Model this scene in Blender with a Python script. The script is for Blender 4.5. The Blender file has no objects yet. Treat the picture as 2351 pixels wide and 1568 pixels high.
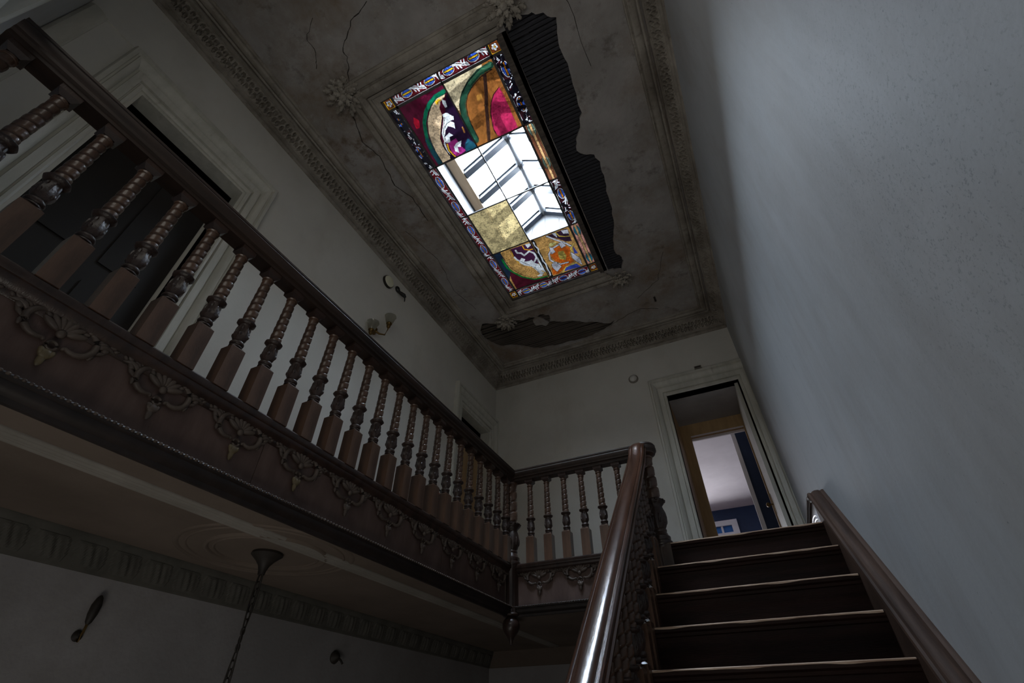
import bpy, math, random
import numpy as np
from mathutils import Vector, Matrix
from mathutils.geometry import tessellate_polygon
R = math.radians
PI = math.pi
random.seed(7)
rng = np.random.RandomState(7)
scn = bpy.context.scene
col = scn.collection

# ---------------------------------------------------------------- camera, sky, lights, exposure
cam_d = bpy.data.cameras.new('camera'); cam = bpy.data.objects.new('camera', cam_d); col.objects.link(cam)
cam.location = (1.6701, -3.5225, -1.053); cam.rotation_euler = (R(130.4596), 0, R(25.4855))
cam_d.sensor_width = 36; cam_d.lens = 1082.66 / 2351 * 36; cam_d.clip_start = 0.02
scn.camera = cam
world = bpy.data.worlds.new('overcast_sky'); scn.world = world; world.use_nodes = True
bg = world.node_tree.nodes['Background']; bg.inputs[0].default_value = (0.84, 0.94, 1.06, 1); bg.inputs[1].default_value = 65.0
def area(name, loc, rot, sx, sy, power, color, portal=False):
    d = bpy.data.lights.new(name, 'AREA'); d.shape = 'RECTANGLE'; d.size = sx; d.size_y = sy; d.energy = power; d.color = color
    o = bpy.data.objects.new(name, d); o.location = loc; o.rotation_euler = rot; col.objects.link(o)
    if portal: d.cycles.is_portal = True
    return o
area('lantern_portal', (0.33, -1.15, 4.56), (0, 0, 0), 1.28, 3.1, 1, (1, 1, 1), True)
area('bedroom_daylight', (0.7, 7.2, 1.05), (R(-84), 0, 0), 1.1, 1.7, 66, (0.9, 0.93, 1.0))
area('ground_floor_fill', (0.0, -3.80, -2.9), (R(98), 0, 0), 1.9, 1.7, 7.5, (1.0, 0.95, 0.90))  # added fill for the lower hall; its windows are unseen
area('landing_fill', (1.35, -3.70, -2.2), (R(150), 0, R(18)), 0.9, 0.8, 10, (1.0, 0.94, 0.84))  # added fill aimed up at the ceiling; the landing window is made up
area('upper_fill', (1.05, -3.84, 1.5), (R(100), 0, 0), 1.7, 1.5, 11, (1.0, 0.95, 0.86))  # added fill from behind the camera, no known source there
scn.view_settings.view_transform = 'Standard'; scn.view_settings.look = 'None'
scn.view_settings.gamma = 1; scn.view_settings.use_curve_mapping = False
scn.view_settings.exposure = 0.0
try:
    scn.cycles.max_bounces = 12; scn.cycles.diffuse_bounces = 6; scn.cycles.transparent_max_bounces = 16
    scn.cycles.sample_clamp_indirect = 4.0
except Exception: pass

# ---------------------------------------------------------------- materials
def s2l(c):
    return tuple(((v/255)/12.92 if v/255 <= .04045 else ((v/255+.055)/1.055)**2.4) for v in c)
def mat(name, a, b, rough=.6, scale=4., bump=.0, bscale=60., stretch=(1,1,1), spec=.5, coat=0, lo=.35, hi=.65, stains=None, metal=0, detail=6, rvar=0):
    m = bpy.data.materials.new(name); m.use_nodes = True; nt = m.node_tree; N = nt.nodes; L = nt.links
    p = N['Principled BSDF']; p.inputs['Roughness'].default_value = rough
    p.inputs['Specular IOR Level'].default_value = spec; p.inputs['Metallic'].default_value = metal
    if coat: p.inputs['Coat Weight'].default_value = coat; p.inputs['Coat Roughness'].default_value = .13
    tc = N.new('ShaderNodeTexCoord'); geo = N.new('ShaderNodeNewGeometry')
    mp = N.new('ShaderNodeMapping'); mp.inputs['Scale'].default_value = stretch
    L.new(tc.outputs['Object'], mp.inputs[0])
    n = N.new('ShaderNodeTexNoise'); n.inputs['Scale'].default_value = scale; n.inputs['Detail'].default_value = detail; n.inputs['Roughness'].default_value = .62
    L.new(mp.outputs[0], n.inputs['Vector'])
    r = N.new('ShaderNodeValToRGB'); e = r.color_ramp.elements
    e[0].position = lo; e[0].color = (*a, 1); e[1].position = hi; e[1].color = (*b, 1)
    L.new(n.outputs['Fac'], r.inputs[0]); c = r.outputs[0]
    for (cc, sc, l2, h2, st, amt, *mk) in (stains or []):
        mp2 = N.new('ShaderNodeMapping'); mp2.inputs['Scale'].default_value = st; mp2.inputs['Location'].default_value = (sc*.37, 1.7*sc, .3)
        L.new(tc.outputs['Object'], mp2.inputs[0])
        n2 = N.new('ShaderNodeTexNoise'); n2.inputs['Scale'].default_value = sc; n2.inputs['Detail'].default_value = 9; n2.inputs['Roughness'].default_value = .7
        L.new(mp2.outputs[0], n2.inputs['Vector'])
        mr = N.new('ShaderNodeMapRange'); mr.inputs[1].default_value = l2; mr.inputs[2].default_value = h2; mr.inputs[4].default_value = amt
        L.new(n2.outputs['Fac'], mr.inputs[0])
        fo = mr.outputs[0]
        if mk:
            (mc, ms, mr_) = mk[0]; mp3 = N.new('ShaderNodeVectorMath'); mp3.operation = 'SUBTRACT'; mp3.inputs[1].default_value = mc; L.new(tc.outputs['Object'], mp3.inputs[0])
            mp4 = N.new('ShaderNodeVectorMath'); mp4.operation = 'MULTIPLY'; mp4.inputs[1].default_value = ms; L.new(mp3.outputs[0], mp4.inputs[0])
            ln_ = N.new('ShaderNodeVectorMath'); ln_.operation = 'LENGTH'; L.new(mp4.outputs[0], ln_.inputs[0])
            m5 = N.new('ShaderNodeMapRange'); m5.inputs[1].default_value = mr_; m5.inputs[2].default_value = mr_*.2; L.new(ln_.outputs['Value'], m5.inputs[0])
            m6 = N.new('ShaderNodeMath'); m6.operation = 'MULTIPLY'; L.new(m5.outputs[0], m6.inputs[0]); L.new(fo, m6.inputs[1]); fo = m6.outputs[0]
        mx = N.new('ShaderNodeMixRGB'); mx.inputs[2].default_value = (*cc, 1)
        L.new(fo, mx.inputs[0]); L.new(c, mx.inputs[1]); c = mx.outputs[0]
    L.new(c, p.inputs['Base Color'])
    if rvar:
        mr = N.new('ShaderNodeMapRange'); mr.inputs[3].default_value = rough-rvar; mr.inputs[4].default_value = rough+rvar
        L.new(n.outputs['Fac'], mr.inputs[0]); L.new(mr.outputs[0], p.inputs['Roughness'])
    if bump:
        nb = N.new('ShaderNodeTexNoise'); nb.inputs['Scale'].default_value = bscale; nb.inputs['Detail'].default_value = 5
        L.new(mp.outputs[0], nb.inputs['Vector'])
        bm_ = N.new('ShaderNodeBump'); bm_.inputs['Strength'].default_value = bump; bm_.inputs['Distance'].default_value = .01
        L.new(nb.outputs['Fac'], bm_.inputs['Height']); L.new(bm_.outputs[0], p.inputs['Normal'])
    return m
M = {}
M['wall'] = mat('painted_plaster_wall', (.63,.62,.57), (.71,.70,.65), .75, 1.3, .10, 45, stains=[((.38,.34,.27), .9, .52, .78, (1,1,.5), .45), ((.2,.2,.19), 38, .66, .74, (1,1,1), .35)])
M['wall_right'] = mat('blue_grey_plaster_wall', (.42,.45,.475), (.48,.50,.52), .62, 1.1, .07, 50, stains=[((.30,.28,.26), 1.1, .46, .70, (1,1,.5), .6), ((.28,.30,.33), 4, .5, .75, (1,4,.25), .2), ((.07,.08,.09), 105, .56, .62, (1,1,1), .42, ((2.2225,-2.62,-.12), (1,1.1,.8), .62)), ((.10,.11,.12), 60, .66, .70, (1,1,1), .6), ((.16,.16,.16), 9, .60, .66, (1,2.5,.5), .55, ((2.2225,-.75,.6), (1,1,.6), .5))])
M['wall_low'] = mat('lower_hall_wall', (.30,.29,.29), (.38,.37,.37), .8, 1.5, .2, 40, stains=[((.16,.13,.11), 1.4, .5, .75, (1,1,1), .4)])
M['ceil'] = mat('old_ceiling_plaster', (.31,.295,.283), (.43,.41,.395), .85, 2.2, .5, 24, stains=[((.21,.145,.09), 1.3, .45, .66, (1,1,1), .8), ((.09,.075,.06), 5, .57, .68, (1,1,1), .55), ((.13,.085,.05), 9, .50, .62, (1,1,1), .7, ((-.6,-1.9,3.2), (1,.45,1), .65)), ((.50,.49,.48), 7, .60, .66, (1,1,1), .35)])
M['cornice'] = mat('dirty_cornice_plaster', (.29,.265,.23), (.46,.425,.37), .85, 3., .35, 55, stains=[((.13,.105,.08), 2.2, .46, .68, (1,1,1), .7), ((.08,.065,.055), 14, .55, .7, (1,1,1), .6)])
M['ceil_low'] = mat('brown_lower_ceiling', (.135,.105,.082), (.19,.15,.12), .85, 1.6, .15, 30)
M['acanthus'] = mat('dark_green_grey_ornament', (.07,.068,.058), (.11,.105,.09), .85, 6)
M['dark_mould'] = mat('blackened_base_moulding', (.010,.007,.006), (.024,.016,.014), .5, 4, .05, 30, (3,3,1))
M['carved_fascia'] = mat('dusty_carved_oak', (.042,.030,.025), (.105,.080,.065), .55, 9, .15, 90)
M['dim_glass'] = None
M['mould_low'] = mat('lower_plaster_moulding', (.22,.205,.18), (.29,.27,.24), .75, 3, .1, 30)
M['wood'] = mat('dark_varnished_wood', (.018,.010,.008), (.048,.026,.019), .36, 3., .10, 40, (6,6,1), coat=.25, rvar=.08)
M['baluster'] = mat('turned_mahogany', (.048,.026,.017), (.128,.070,.044), .36, 2.4, .08, 60, (5,5,1.2), coat=.22, rvar=.08)
M['carved'] = mat('dark_carved_wood', (.018,.011,.010), (.050,.030,.024), .45, 14, .25, 90, coat=.1)
M['rail'] = mat('polished_mahogany_rail', (.034,.014,.008), (.085,.036,.021), .22, 2.2, .05, 30, (8,1,1), coat=.7, rvar=.06, stains=[((.20,.11,.07), 5, .62, .72, (1,.5,.5), .5)])
M['rail_dark'] = mat('dark_gallery_rail', (.014,.008,.0055), (.038,.021,.014), .5, 3, .08, 40, (5,1,5))
M['stair'] = mat('dark_stair_boards', (.012,.0055,.0045), (.032,.014,.011), .5, 3.5, .12, 50, (.6,5,5), spec=.15, rvar=.1)
M['worn'] = mat('worn_nosing_wood', (.34,.22,.15), (.60,.45,.34), .5, 9, .1, 50, (.5,3,3))
M['string'] = mat('brown_wall_string', (.034,.018,.012), (.095,.055,.038), .65, 3, .12, 40, (9,.6,.6), spec=.25)
M['casing'] = mat('off_white_casing_paint', (.52,.52,.46), (.66,.65,.58), .55, 3.5, .12, 30, (3,3,.6), stains=[((.22,.19,.14), 8, .6, .72, (1,1,.3), .5)])
M['brown_door'] = mat('brown_wood_frame', (.36,.235,.11), (.48,.32,.16), .5, 3, .1, 40, (4,4,.7))
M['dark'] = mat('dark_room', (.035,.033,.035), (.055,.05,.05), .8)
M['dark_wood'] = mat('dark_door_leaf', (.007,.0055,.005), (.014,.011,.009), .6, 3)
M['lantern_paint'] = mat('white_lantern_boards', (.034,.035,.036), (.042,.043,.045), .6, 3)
M['fascia'] = mat('brown_fascia_board', (.075,.045,.038), (.12,.078,.066), .6, 3, .08, 40, (4,4,1))
M['white_paint'] = mat('white_board_paint', (.70,.72,.74), (.80,.82,.84), .5, 3)
M['room_ceil'] = mat('pale_room_ceiling', (.62,.56,.58), (.70,.64,.66), .8, 2)
M['navy'] = mat('navy_wall_paint', (.012,.030,.075), (.022,.05,.12), .6, 2)
M['blue'] = mat('blue_painted_panel', (.01,.13,.42), (.02,.18,.52), .5, 2)
M['steel'] = mat('blue_grey_glazing_bar', (.005,.0075,.012), (.008,.0115,.017), .4, 3)
M['ridge'] = mat('pale_ridge_bar', (.05,.053,.056), (.06,.063,.066), .5, 3)
M['timber'] = mat('pale_timber_plate', (.66,.44,.26), (.78,.56,.36), .6, 3, stretch=(8,1,8))
M['came'] = mat('grey_lead_came', (.075,.07,.07), (.13,.125,.125), .55, 8)
M['lath'] = mat('old_wood_lath', (.060,.050,.044), (.15,.125,.105), .8, 5, .3, 60, (1,8,8))
M['lath_haze'] = mat('haze_tinted_lath', (.020,.021,.028), (.055,.055,.066), .8, 5, .3, 60, (1,8,8))  # lens haze by the skylight put into the lath colour as dark blue
M['attic'] = mat('dark_attic_boards', (.02,.02,.022), (.035,.033,.035), .9)
M['brass'] = mat('aged_brass', (.12,.075,.025), (.30,.19,.07), .35, 10, metal=.9)
M['black'] = mat('black_fitting', (.012,.012,.013), (.02,.02,.02), .5)
M['cream_plastic'] = mat('cream_plastic', (.78,.78,.60), (.84,.83,.66), .4, 4)
M['iron'] = mat('dark_iron', (.015,.012,.010), (.035,.028,.022), .6, 10)
M['red'] = mat('red_enamel', (.40,.012,.012), (.50,.02,.02), .3, 4)
M['label'] = mat('white_label', (.62,.62,.60), (.70,.70,.68), .5, 4)
M['floor'] = mat('brown_floorboards', (.06,.035,.022), (.12,.07,.045), .5, 3, .1, 30, (5,.6,1))
M['crack'] = mat('dark_crack_tone', (.03,.025,.02), (.05,.04,.035), .9)  # dark tone of the crack strips and two small plates
M['skirt'] = mat('white_skirting_gloss', (.72,.71,.75), (.80,.78,.82), .35, 6, stains=[((.2,.17,.14), 9, .6, .7, (1,1,1), .6)])
M['gilt'] = mat('yellowed_carving', (.085,.066,.035), (.15,.115,.06), .5, 10, .1, 60)

def glassmat(name, colattr, tmix, c=(1,1,1), gl=.06, dirt=True, dens=.08):
    m = bpy.data.materials.new(name); m.use_nodes = True; nt = m.node_tree; N = nt.nodes; L = nt.links
    N.remove(N['Principled BSDF']); out = N['Material Output']
    tr = N.new('ShaderNodeBsdfTransparent'); tl = N.new('ShaderNodeBsdfTranslucent'); g = N.new('ShaderNodeBsdfGlossy'); g.inputs['Roughness'].default_value = .12
    mx = N.new('ShaderNodeMixShader'); mx.inputs[0].default_value = tmix; m2 = N.new('ShaderNodeMixShader'); m2.inputs[0].default_value = gl
    if colattr:
        a = N.new('ShaderNodeAttribute'); a.attribute_name = 'glass_colour'; src = a.outputs['Color']
        if dirt:
            tc = N.new('ShaderNodeTexCoord'); n = N.new('ShaderNodeTexNoise'); n.inputs['Scale'].default_value = 60; n.inputs['Detail'].default_value = 12; n.inputs['Roughness'].default_value = .7
            L.new(tc.outputs['Object'], n.inputs['Vector'])
            mr = N.new('ShaderNodeMapRange'); mr.inputs[1].default_value = .36; mr.inputs[2].default_value = .58; mr.inputs[3].default_value = .45; mr.inputs[4].default_value = 1.12
            L.new(n.outputs['Fac'], mr.inputs[0])
            mm = N.new('ShaderNodeVectorMath'); mm.operation = 'SCALE'; L.new(src, mm.inputs[0]); L.new(mr.outputs[0], mm.inputs['Scale']); src = mm.outputs[0]
            n2 = N.new('ShaderNodeTexNoise'); n2.inputs['Scale'].default_value = 11; n2.inputs['Detail'].default_value = 10; n2.inputs['Roughness'].default_value = .65
            L.new(tc.outputs['Object'], n2.inputs['Vector'])
            m3 = N.new('ShaderNodeMapRange'); m3.inputs[1].default_value = .36; m3.inputs[2].default_value = .62; m3.inputs[3].default_value = .50; m3.inputs[4].default_value = 1.2
            L.new(n2.outputs['Fac'], m3.inputs[0])
            m4 = N.new('ShaderNodeVectorMath'); m4.operation = 'SCALE'; L.new(src, m4.inputs[0]); L.new(m3.outputs[0], m4.inputs['Scale']); src = m4.outputs[0]
        sc_ = N.new('ShaderNodeVectorMath'); sc_.operation = 'SCALE'; sc_.inputs['Scale'].default_value = dens; L.new(src, sc_.inputs[0]); src = sc_.outputs[0]
        L.new(src, tr.inputs[0]); L.new(src, tl.inputs[0])
    else:
        tr.inputs[0].default_value = (*c, 1); tl.inputs[0].default_value = (*c, 1)
    L.new(tr.outputs[0], mx.inputs[1]); L.new(tl.outputs[0], mx.inputs[2]); L.new(mx.outputs[0], m2.inputs[1]); L.new(g.outputs[0], m2.inputs[2])
    L.new(m2.outputs[0], out.inputs[0]); return m
M['stained'] = glassmat('stained_glass', True, .80)
M['clear'] = glassmat('clear_glass', False, .0, (.97,.98,.99), .04)
M['dim_glass'] = glassmat('dimmed_window_glass', False, .0, (.06,.062,.065), .05)  # dark tint added to cut the sky coming through the bedroom window
M['frost'] = glassmat('frosted_shade_glass', False, .75, (.8,.8,.75), .1)

# ---------------------------------------------------------------- geometry helpers
class MB:
    def __init__(s): s.v = []; s.f = []; s.m = []
    def add(s, V, F, m=0):
        o = len(s.v); s.v += [tuple(map(float, p)) for p in V]; s.f += [tuple(i+o for i in q) for q in F]; s.m += [m]*len(F); return s
    def box(s, x0, x1, y0, y1, z0, z1, m=0):
        V = [(x,y,z) for x in (x0,x1) for y in (y0,y1) for z in (z0,z1)]
        return s.add(V, [(0,1,3,2),(4,6,7,5),(0,4,5,1),(2,3,7,6),(0,2,6,4),(1,5,7,3)], m)
    def prism(s, poly, f0, f1, m=0, caps=True, closed=True):
        n = len(poly); V = [f0(*p) for p in poly]+[f1(*p) for p in poly]
        F = [(i, (i+1) % n, n+(i+1) % n, n+i) for i in range(n if closed else n-1)]
        if caps and closed: F += [tuple(range(n))[::-1], tuple(range(n, 2*n))]
        return s.add(V, F, m)
    def sweep(s, poly, frames, m=0, caps=True, closed=True):
        n = len(poly); V = []
        for (o, a, b) in frames:
            o, a, b = Vector(o), Vector(a), Vector(b)
            V += [tuple(o+a*p+b*q) for p, q in poly]
        F = []
        for k in range(len(frames)-1):
            for i in range(n if closed else n-1):
                F.append((k*n+i, k*n+(i+1) % n, (k+1)*n+(i+1) % n, (k+1)*n+i))
        if caps and closed:
            F += [tuple(range(n))[::-1], tuple(range((len(frames)-1)*n, len(frames)*n))]
        return s.add(V, F, m)
    def lathe(s, prof, n=16, c=(0,0,0), m=0, mod=None, M4=None):
        V = []; F = []
        for (r, z) in prof:
            for j in range(n):
                t = 2*PI*j/n; rr = r*(mod(t, z) if mod else 1); p = Vector((rr*math.cos(t), rr*math.sin(t), z))
                if M4: p = M4 @ p
                V.append((c[0]+p[0], c[1]+p[1], c[2]+p[2]))
        for k in range(len(prof)-1):
            for j in range(n): F.append((k*n+j, k*n+(j+1) % n, (k+1)*n+(j+1) % n, (k+1)*n+j))
        F += [tuple(range(n))[::-1], tuple(range((len(prof)-1)*n, len(prof)*n))]
        return s.add(V, F, m)
    def tube(s, pts, rad, n=8, m=0, flat=None):
        pts = [Vector(p) for p in pts]; fr = []
        for i, p in enumerate(pts):
            t = (pts[min(i+1, len(pts)-1)]-pts[max(i-1, 0)]).normalized()
            ref = Vector(flat) if flat else (Vector((0,0,1)) if abs(t.z) < .9 else Vector((1,0,0)))
            a = t.cross(ref).normalized(); b = a.cross(t).normalized()
            r = rad[i] if isinstance(rad, (list, tuple)) else rad
            fr.append((p, a*r, b*r*(.6 if flat else 1)))
        poly = [(math.cos(2*PI*j/n), math.sin(2*PI*j/n)) for j in range(n)]
        return s.sweep(poly, fr, m)
    def ell(s, c, ax, n=8, k=6, m=0):
        A = [Vector(a) for a in ax]; c = Vector(c); V = []; F = []
        for i in range(k+1):
            ph = PI*i/k
            for j in range(n):
                t = 2*PI*j/n; V.append(tuple(c+A[0]*math.sin(ph)*math.cos(t)+A[1]*math.sin(ph)*math.sin(t)+A[2]*math.cos(ph)))
        for i in range(k):
            for j in range(n): F.append((i*n+j, i*n+(j+1) % n, (i+1)*n+(j+1) % n, (i+1)*n+j))
        return s.add(V, F, m)
    def mesh(s, name, mats, smooth=False):
        me = bpy.data.meshes.new(name); me.from_pydata(s.v, [], s.f)
        for q in (mats if isinstance(mats, (list, tuple)) else [mats]): me.materials.append(q)
        if any(s.m): me.polygons.foreach_set('material_index', s.m)
        me.validate(); me.update()
        import bmesh
        b = bmesh.new(); b.from_mesh(me); bmesh.ops.recalc_face_normals(b, faces=b.faces)
        if smooth: 
            for f in b.faces: f.smooth = True
            ang = R(smooth if smooth is not True else 40)
            for e in b.edges:
                if len(e.link_faces) == 2 and e.calc_face_angle(0) > ang: e.smooth = False
        b.to_mesh(me); b.free()
        return me
    def build(s, name, mats, parent=None, smooth=False, loc=None, **props):
        return link(name, s.mesh(name, mats, smooth), parent, loc, **props)
def link(name, me, parent=None, loc=None, rot=None, **props):
    o = bpy.data.objects.new(name, me); col.objects.link(o)
    if parent: o.parent = parent
    if loc is not None: o.location = loc
    if rot is not None: o.rotation_euler = rot
    for k, v in props.items(): o[k] = v
    return o
def thing(name, label, cat, loc=(0,0,0), group=None):
    o = link(name, None, None, loc, label=label, category=cat)
    if group: o['group'] = group
    return o
def struct(o, label=None):
    o['kind'] = 'structure'
    if label: o['label'] = label
    return o
def copy_tree(o, parent=None, **kw):
    c = o.copy(); col.objects.link(c); c.parent = parent
    for ch in list(o.children): copy_tree(ch, c)
    for k, v in kw.items(): setattr(c, k, v)
    return c
# ---------------------------------------------------------------- dimensions
XL, XR, YB, YF, ZC = -1.05, 2.2225, 1.64, -3.87, 3.20
ZF = -3.9
def wall_boxes(mb, axis, c0, c1, u0, u1, z0, z1, holes):
    """wall slab between c0..c1 on AXIS, spanning u0..u1, with rectangular HOLES (ua, ub, za, zb)"""
    us = sorted({u0, u1, *[h[0] for h in holes], *[h[1] for h in holes]}); zs = sorted({z0, z1, *[h[2] for h in holes], *[h[3] for h in holes]})
    for a, b in zip(us, us[1:]):
        for c, d in zip(zs, zs[1:]):
            if any(h[0] <= a and b <= h[1] and h[2] <= c and d <= h[3] for h in holes): continue
            if axis == 'x': mb.box(c0, c1, a, b, c, d)
            else: mb.box(a, b, c0, c1, c, d)
DN = (-3.41, -2.58, -.06, 2.17)      # near door in the left wall (y0, y1, z0, z1)
DL = (.725, 1.46, -.06, 2.17)        # far door in the left wall
DB = (1.305, 2.125, -.06, 2.176)     # door in the back wall (x0, x1, z0, z1)
w = MB(); wall_boxes(w, 'x', XL-.12, XL, YF-.1, YB+.1, -.36, 3.3, [DN, DL]); struct(w.build('wall_left', M['wall']), 'grey green plaster wall behind the gallery balustrade')
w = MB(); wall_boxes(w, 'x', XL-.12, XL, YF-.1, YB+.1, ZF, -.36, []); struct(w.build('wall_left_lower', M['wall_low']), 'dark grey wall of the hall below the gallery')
w = MB(); wall_boxes(w, 'y', YB, YB+.12, XL, XR, -.36, 3.3, [DB]); struct(w.build('wall_back', M['wall']), 'grey green back wall with the doorway at the stair head')
w = MB(); w.box(XL, XR, YB, YB+.12, ZF, -.36); struct(w.build('wall_back_lower', M['wall_low']))
w = MB(); w.box(XR, XR+.12, YF-.1, YB+.12, ZF, 3.3); struct(w.build('wall_right', M['wall_right']), 'tall blue grey plaster wall beside the stairs')
w = MB(); w.box(XL, XR, YF-.12, YF, ZF, 3.3); struct(w.build('wall_front', M['wall_right']), 'plaster wall at the near end of the gallery')
w = MB(); w.box(XL-.12, XR+.12, YF-.12, YB+.12, ZF-.1, ZF); struct(w.build('floor', M['floor']))
# upper gallery floor and the ceiling under it
w = MB(); w.box(XL, -.045, YF, YB, -.05, -.004); struct(w.build('floor_gallery', M['floor']))
w = MB(); w.box(-.045, XR, .105, YB, -.05, -.004); struct(w.build('floor_gallery_back', M['floor']))
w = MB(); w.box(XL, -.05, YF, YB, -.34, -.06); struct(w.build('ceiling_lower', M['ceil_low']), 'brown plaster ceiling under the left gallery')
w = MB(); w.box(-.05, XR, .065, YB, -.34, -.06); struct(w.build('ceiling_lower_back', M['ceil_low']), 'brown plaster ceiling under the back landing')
# half landing under the camera
w = MB(); w.box(1.02, XR, YF, -2.86, -2.75, -2.6); struct(w.build('floor_landing', M['floor']))

# ---------------------------------------------------------------- ceiling with its two broken patches
SX0, SX1, SY0, SY1 = -.13, 1.015, -2.415, .27
HR = [(1.10,-2.53),(1.23,-2.48),(1.33,-2.45),(1.40,-2.41),(1.48,-2.34),(1.46,-2.25),(1.43,-2.14),(1.45,-2.0),(1.44,-1.84),(1.43,-1.7),(1.42,-1.57),(1.36,-1.45),(1.30,-1.36),(1.27,-1.26),(1.31,-1.2),(1.40,-1.16),(1.43,-1.06),(1.42,-.9),(1.40,-.72),(1.385,-.5),(1.35,-.27),(1.28,-.1),(1.25,.08),(1.30,.16),(1.31,.24),(1.26,.36),(1.18,.33),(1.10,.30)]
HB = [(-.62,.50),(-.68,.49),(-.74,.56),(-.78,.62),(-.79,.68),(-.80,.77),(-.77,.85),(-.72,.96),(-.64,1.04),(-.53,1.07),(-.42,1.13),(-.30,1.24),(-.19,1.31),(-.08,1.31),(.02,1.35),(.2,1.35),(.37,1.37),(.52,1.37),(.67,1.33),(.79,1.30),(.89,1.25),(.93,1.18),(.85,1.2),(.7,1.09),(.55,1.03),(.42,.93),(.3,.90),(.15,.82),(.19,.78),(.18,.70),(.09,.65),(.0,.68),(-.06,.63),(-.15,.66),(-.26,.60),(-.4,.56),(-.5,.58)]
def jag(P, amp=.008, n=3):
    out = []
    for i, p in enumerate(P):
        q = P[(i+1) % len(P)]
        for k in range(n):
            t = k/n; out.append((p[0]+(q[0]-p[0])*t+(rng.rand()-.5)*2*amp, p[1]+(q[1]-p[1])*t+(rng.rand()-.5)*2*amp))
    return out
HRj = [(max(x, 1.095), y) for x, y in jag(HR)]; HBj = jag(HB)
outer = [(XL,YF),(XR,YF),(XR,YB),(XL,YB)]
sky = [(SX0,SY0),(SX1,SY0),(SX1,SY1),(SX0,SY1)]
loops = [outer, sky, HRj, HBj]
tris = tessellate_polygon([[Vector((x,y,0)) for x, y in L_] for L_ in loops])
flat = [p for L_ in loops for p in L_]
c = MB(); n = len(flat)
c.add([(x,y,ZC) for x, y in flat]+[(x,y,ZC+.03) for x, y in flat], [t for t in tris]+[(t[2]+n, t[1]+n, t[0]+n) for t in tris])
o = 0
for L_ in loops:
    k = len(L_); c.f += [(o+i, o+(i+1) % k, o+(i+1) % k+n, o+i+n) for i in range(k)]; c.m += [0]*k; o += k
ceiling = struct(c.build('ceiling', M['ceil']), 'stained and broken plaster ceiling around the skylight')
# laths in the two holes
def inside(P, x, y):
    r = False; j = len(P)-1
    for i in range(len(P)):
        if (P[i][1] > y) != (P[j][1] > y) and x < (P[j][0]-P[i][0])*(y-P[i][1])/(P[j][1]-P[i][1])+P[i][0]: r = not r
        j = i
    return r
lm = MB(); lm.box(-.5,.5,-.0135,.0135,0,.009); lme = lm.mesh('lath', M['lath']); lme_d = lm.mesh('lath', M['lath_haze'])
y = -2.56
while y < .39:
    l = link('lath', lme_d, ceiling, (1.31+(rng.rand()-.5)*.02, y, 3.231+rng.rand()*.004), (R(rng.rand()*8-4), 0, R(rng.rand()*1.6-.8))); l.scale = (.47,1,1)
    y += .0355+(rng.rand()-.5)*.004
y = .46
while y < 1.42:
    if not (1.13 < y < 1.24 and rng.rand() < .6):
        l = link('lath', lme, ceiling, (.06+(rng.rand()-.5)*.06, y, 3.231+rng.rand()*.008), (R(rng.rand()*12-6), 0, R(rng.rand()*2.4-1.2))); l.scale = (1.86,1,1)
    y += .0375+(rng.rand()-.5)*.008
# plaster nibs between laths and a remaining scrap
fr = MB(); P = jag([(-.05,.72),(.02,.68),(.08,.75),(.13,.86),(.06,.9),(.0,.84),(-.06,.83)], .008, 2)
fr.prism(P, lambda a, b: (a, b, 3.215), lambda a, b: (a, b, 3.232)); fr.build('plaster_fragment', M['ceil'], ceiling, label='pale scrap of plaster left on the laths')
# cracks
def crack(P, wd=.004):
    P = [(p[0], p[1]) for p in P]; Q = []
    for p, q in zip(P, P[1:]):
        for k in range(5): Q.append((p[0]+(q[0]-p[0])*k/5+(rng.rand()-.5)*.018, p[1]+(q[1]-p[1])*k/5+(rng.rand()-.5)*.018))
    Q.append(P[-1]); b = MB()
    for i, (p, q) in enumerate(zip(Q, Q[1:])):
        d = Vector((q[0]-p[0], q[1]-p[1])); nn = Vector((-d.y, d.x)).normalized()*wd*(.5+.5*rng.rand())
        b.add([(p[0]-nn.x,p[1]-nn.y,3.1985),(q[0]-nn.x,q[1]-nn.y,3.1985),(q[0]+nn.x,q[1]+nn.y,3.1985),(p[0]+nn.x,p[1]+nn.y,3.1985),
               (p[0]-nn.x,p[1]-nn.y,3.2005),(q[0]-nn.x,q[1]-nn.y,3.2005),(q[0]+nn.x,q[1]+nn.y,3.2005),(p[0]+nn.x,p[1]+nn.y,3.2005)], [(0,1,2,3),(0,1,5,4),(3,2,6,7)])
    b.build('crack', M['crack'], ceiling)
crack([(.24,-3.06),(.05,-3.0),(-.14,-2.89),(-.17,-2.78),(-.30,-2.62)])
crack([(-.21,-3.15),(-.35,-3.06),(-.36,-2.95),(-.44,-2.86)], .003)
crack([(-.42,-2.43),(-.50,-2.2),(-.45,-2.01),(-.50,-1.7)], .006)
crack([(-.50,-1.7),(-.42,-1.5),(-.43,-1.2)], .005)
crack([(1.46,-2.9),(1.6,-2.4),(1.62,-1.9)], .003)
crack([(.9,1.22),(1.1,1.15),(1.3,1.1),(1.5,1.2)], .003)
crack([(1.3,.9),(1.6,.7),(1.75,.3)], .0025)
crack([(-.72,-1.2),(-.62,-.7),(-.70,-.2),(-.62,.2)], .0025)

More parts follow.
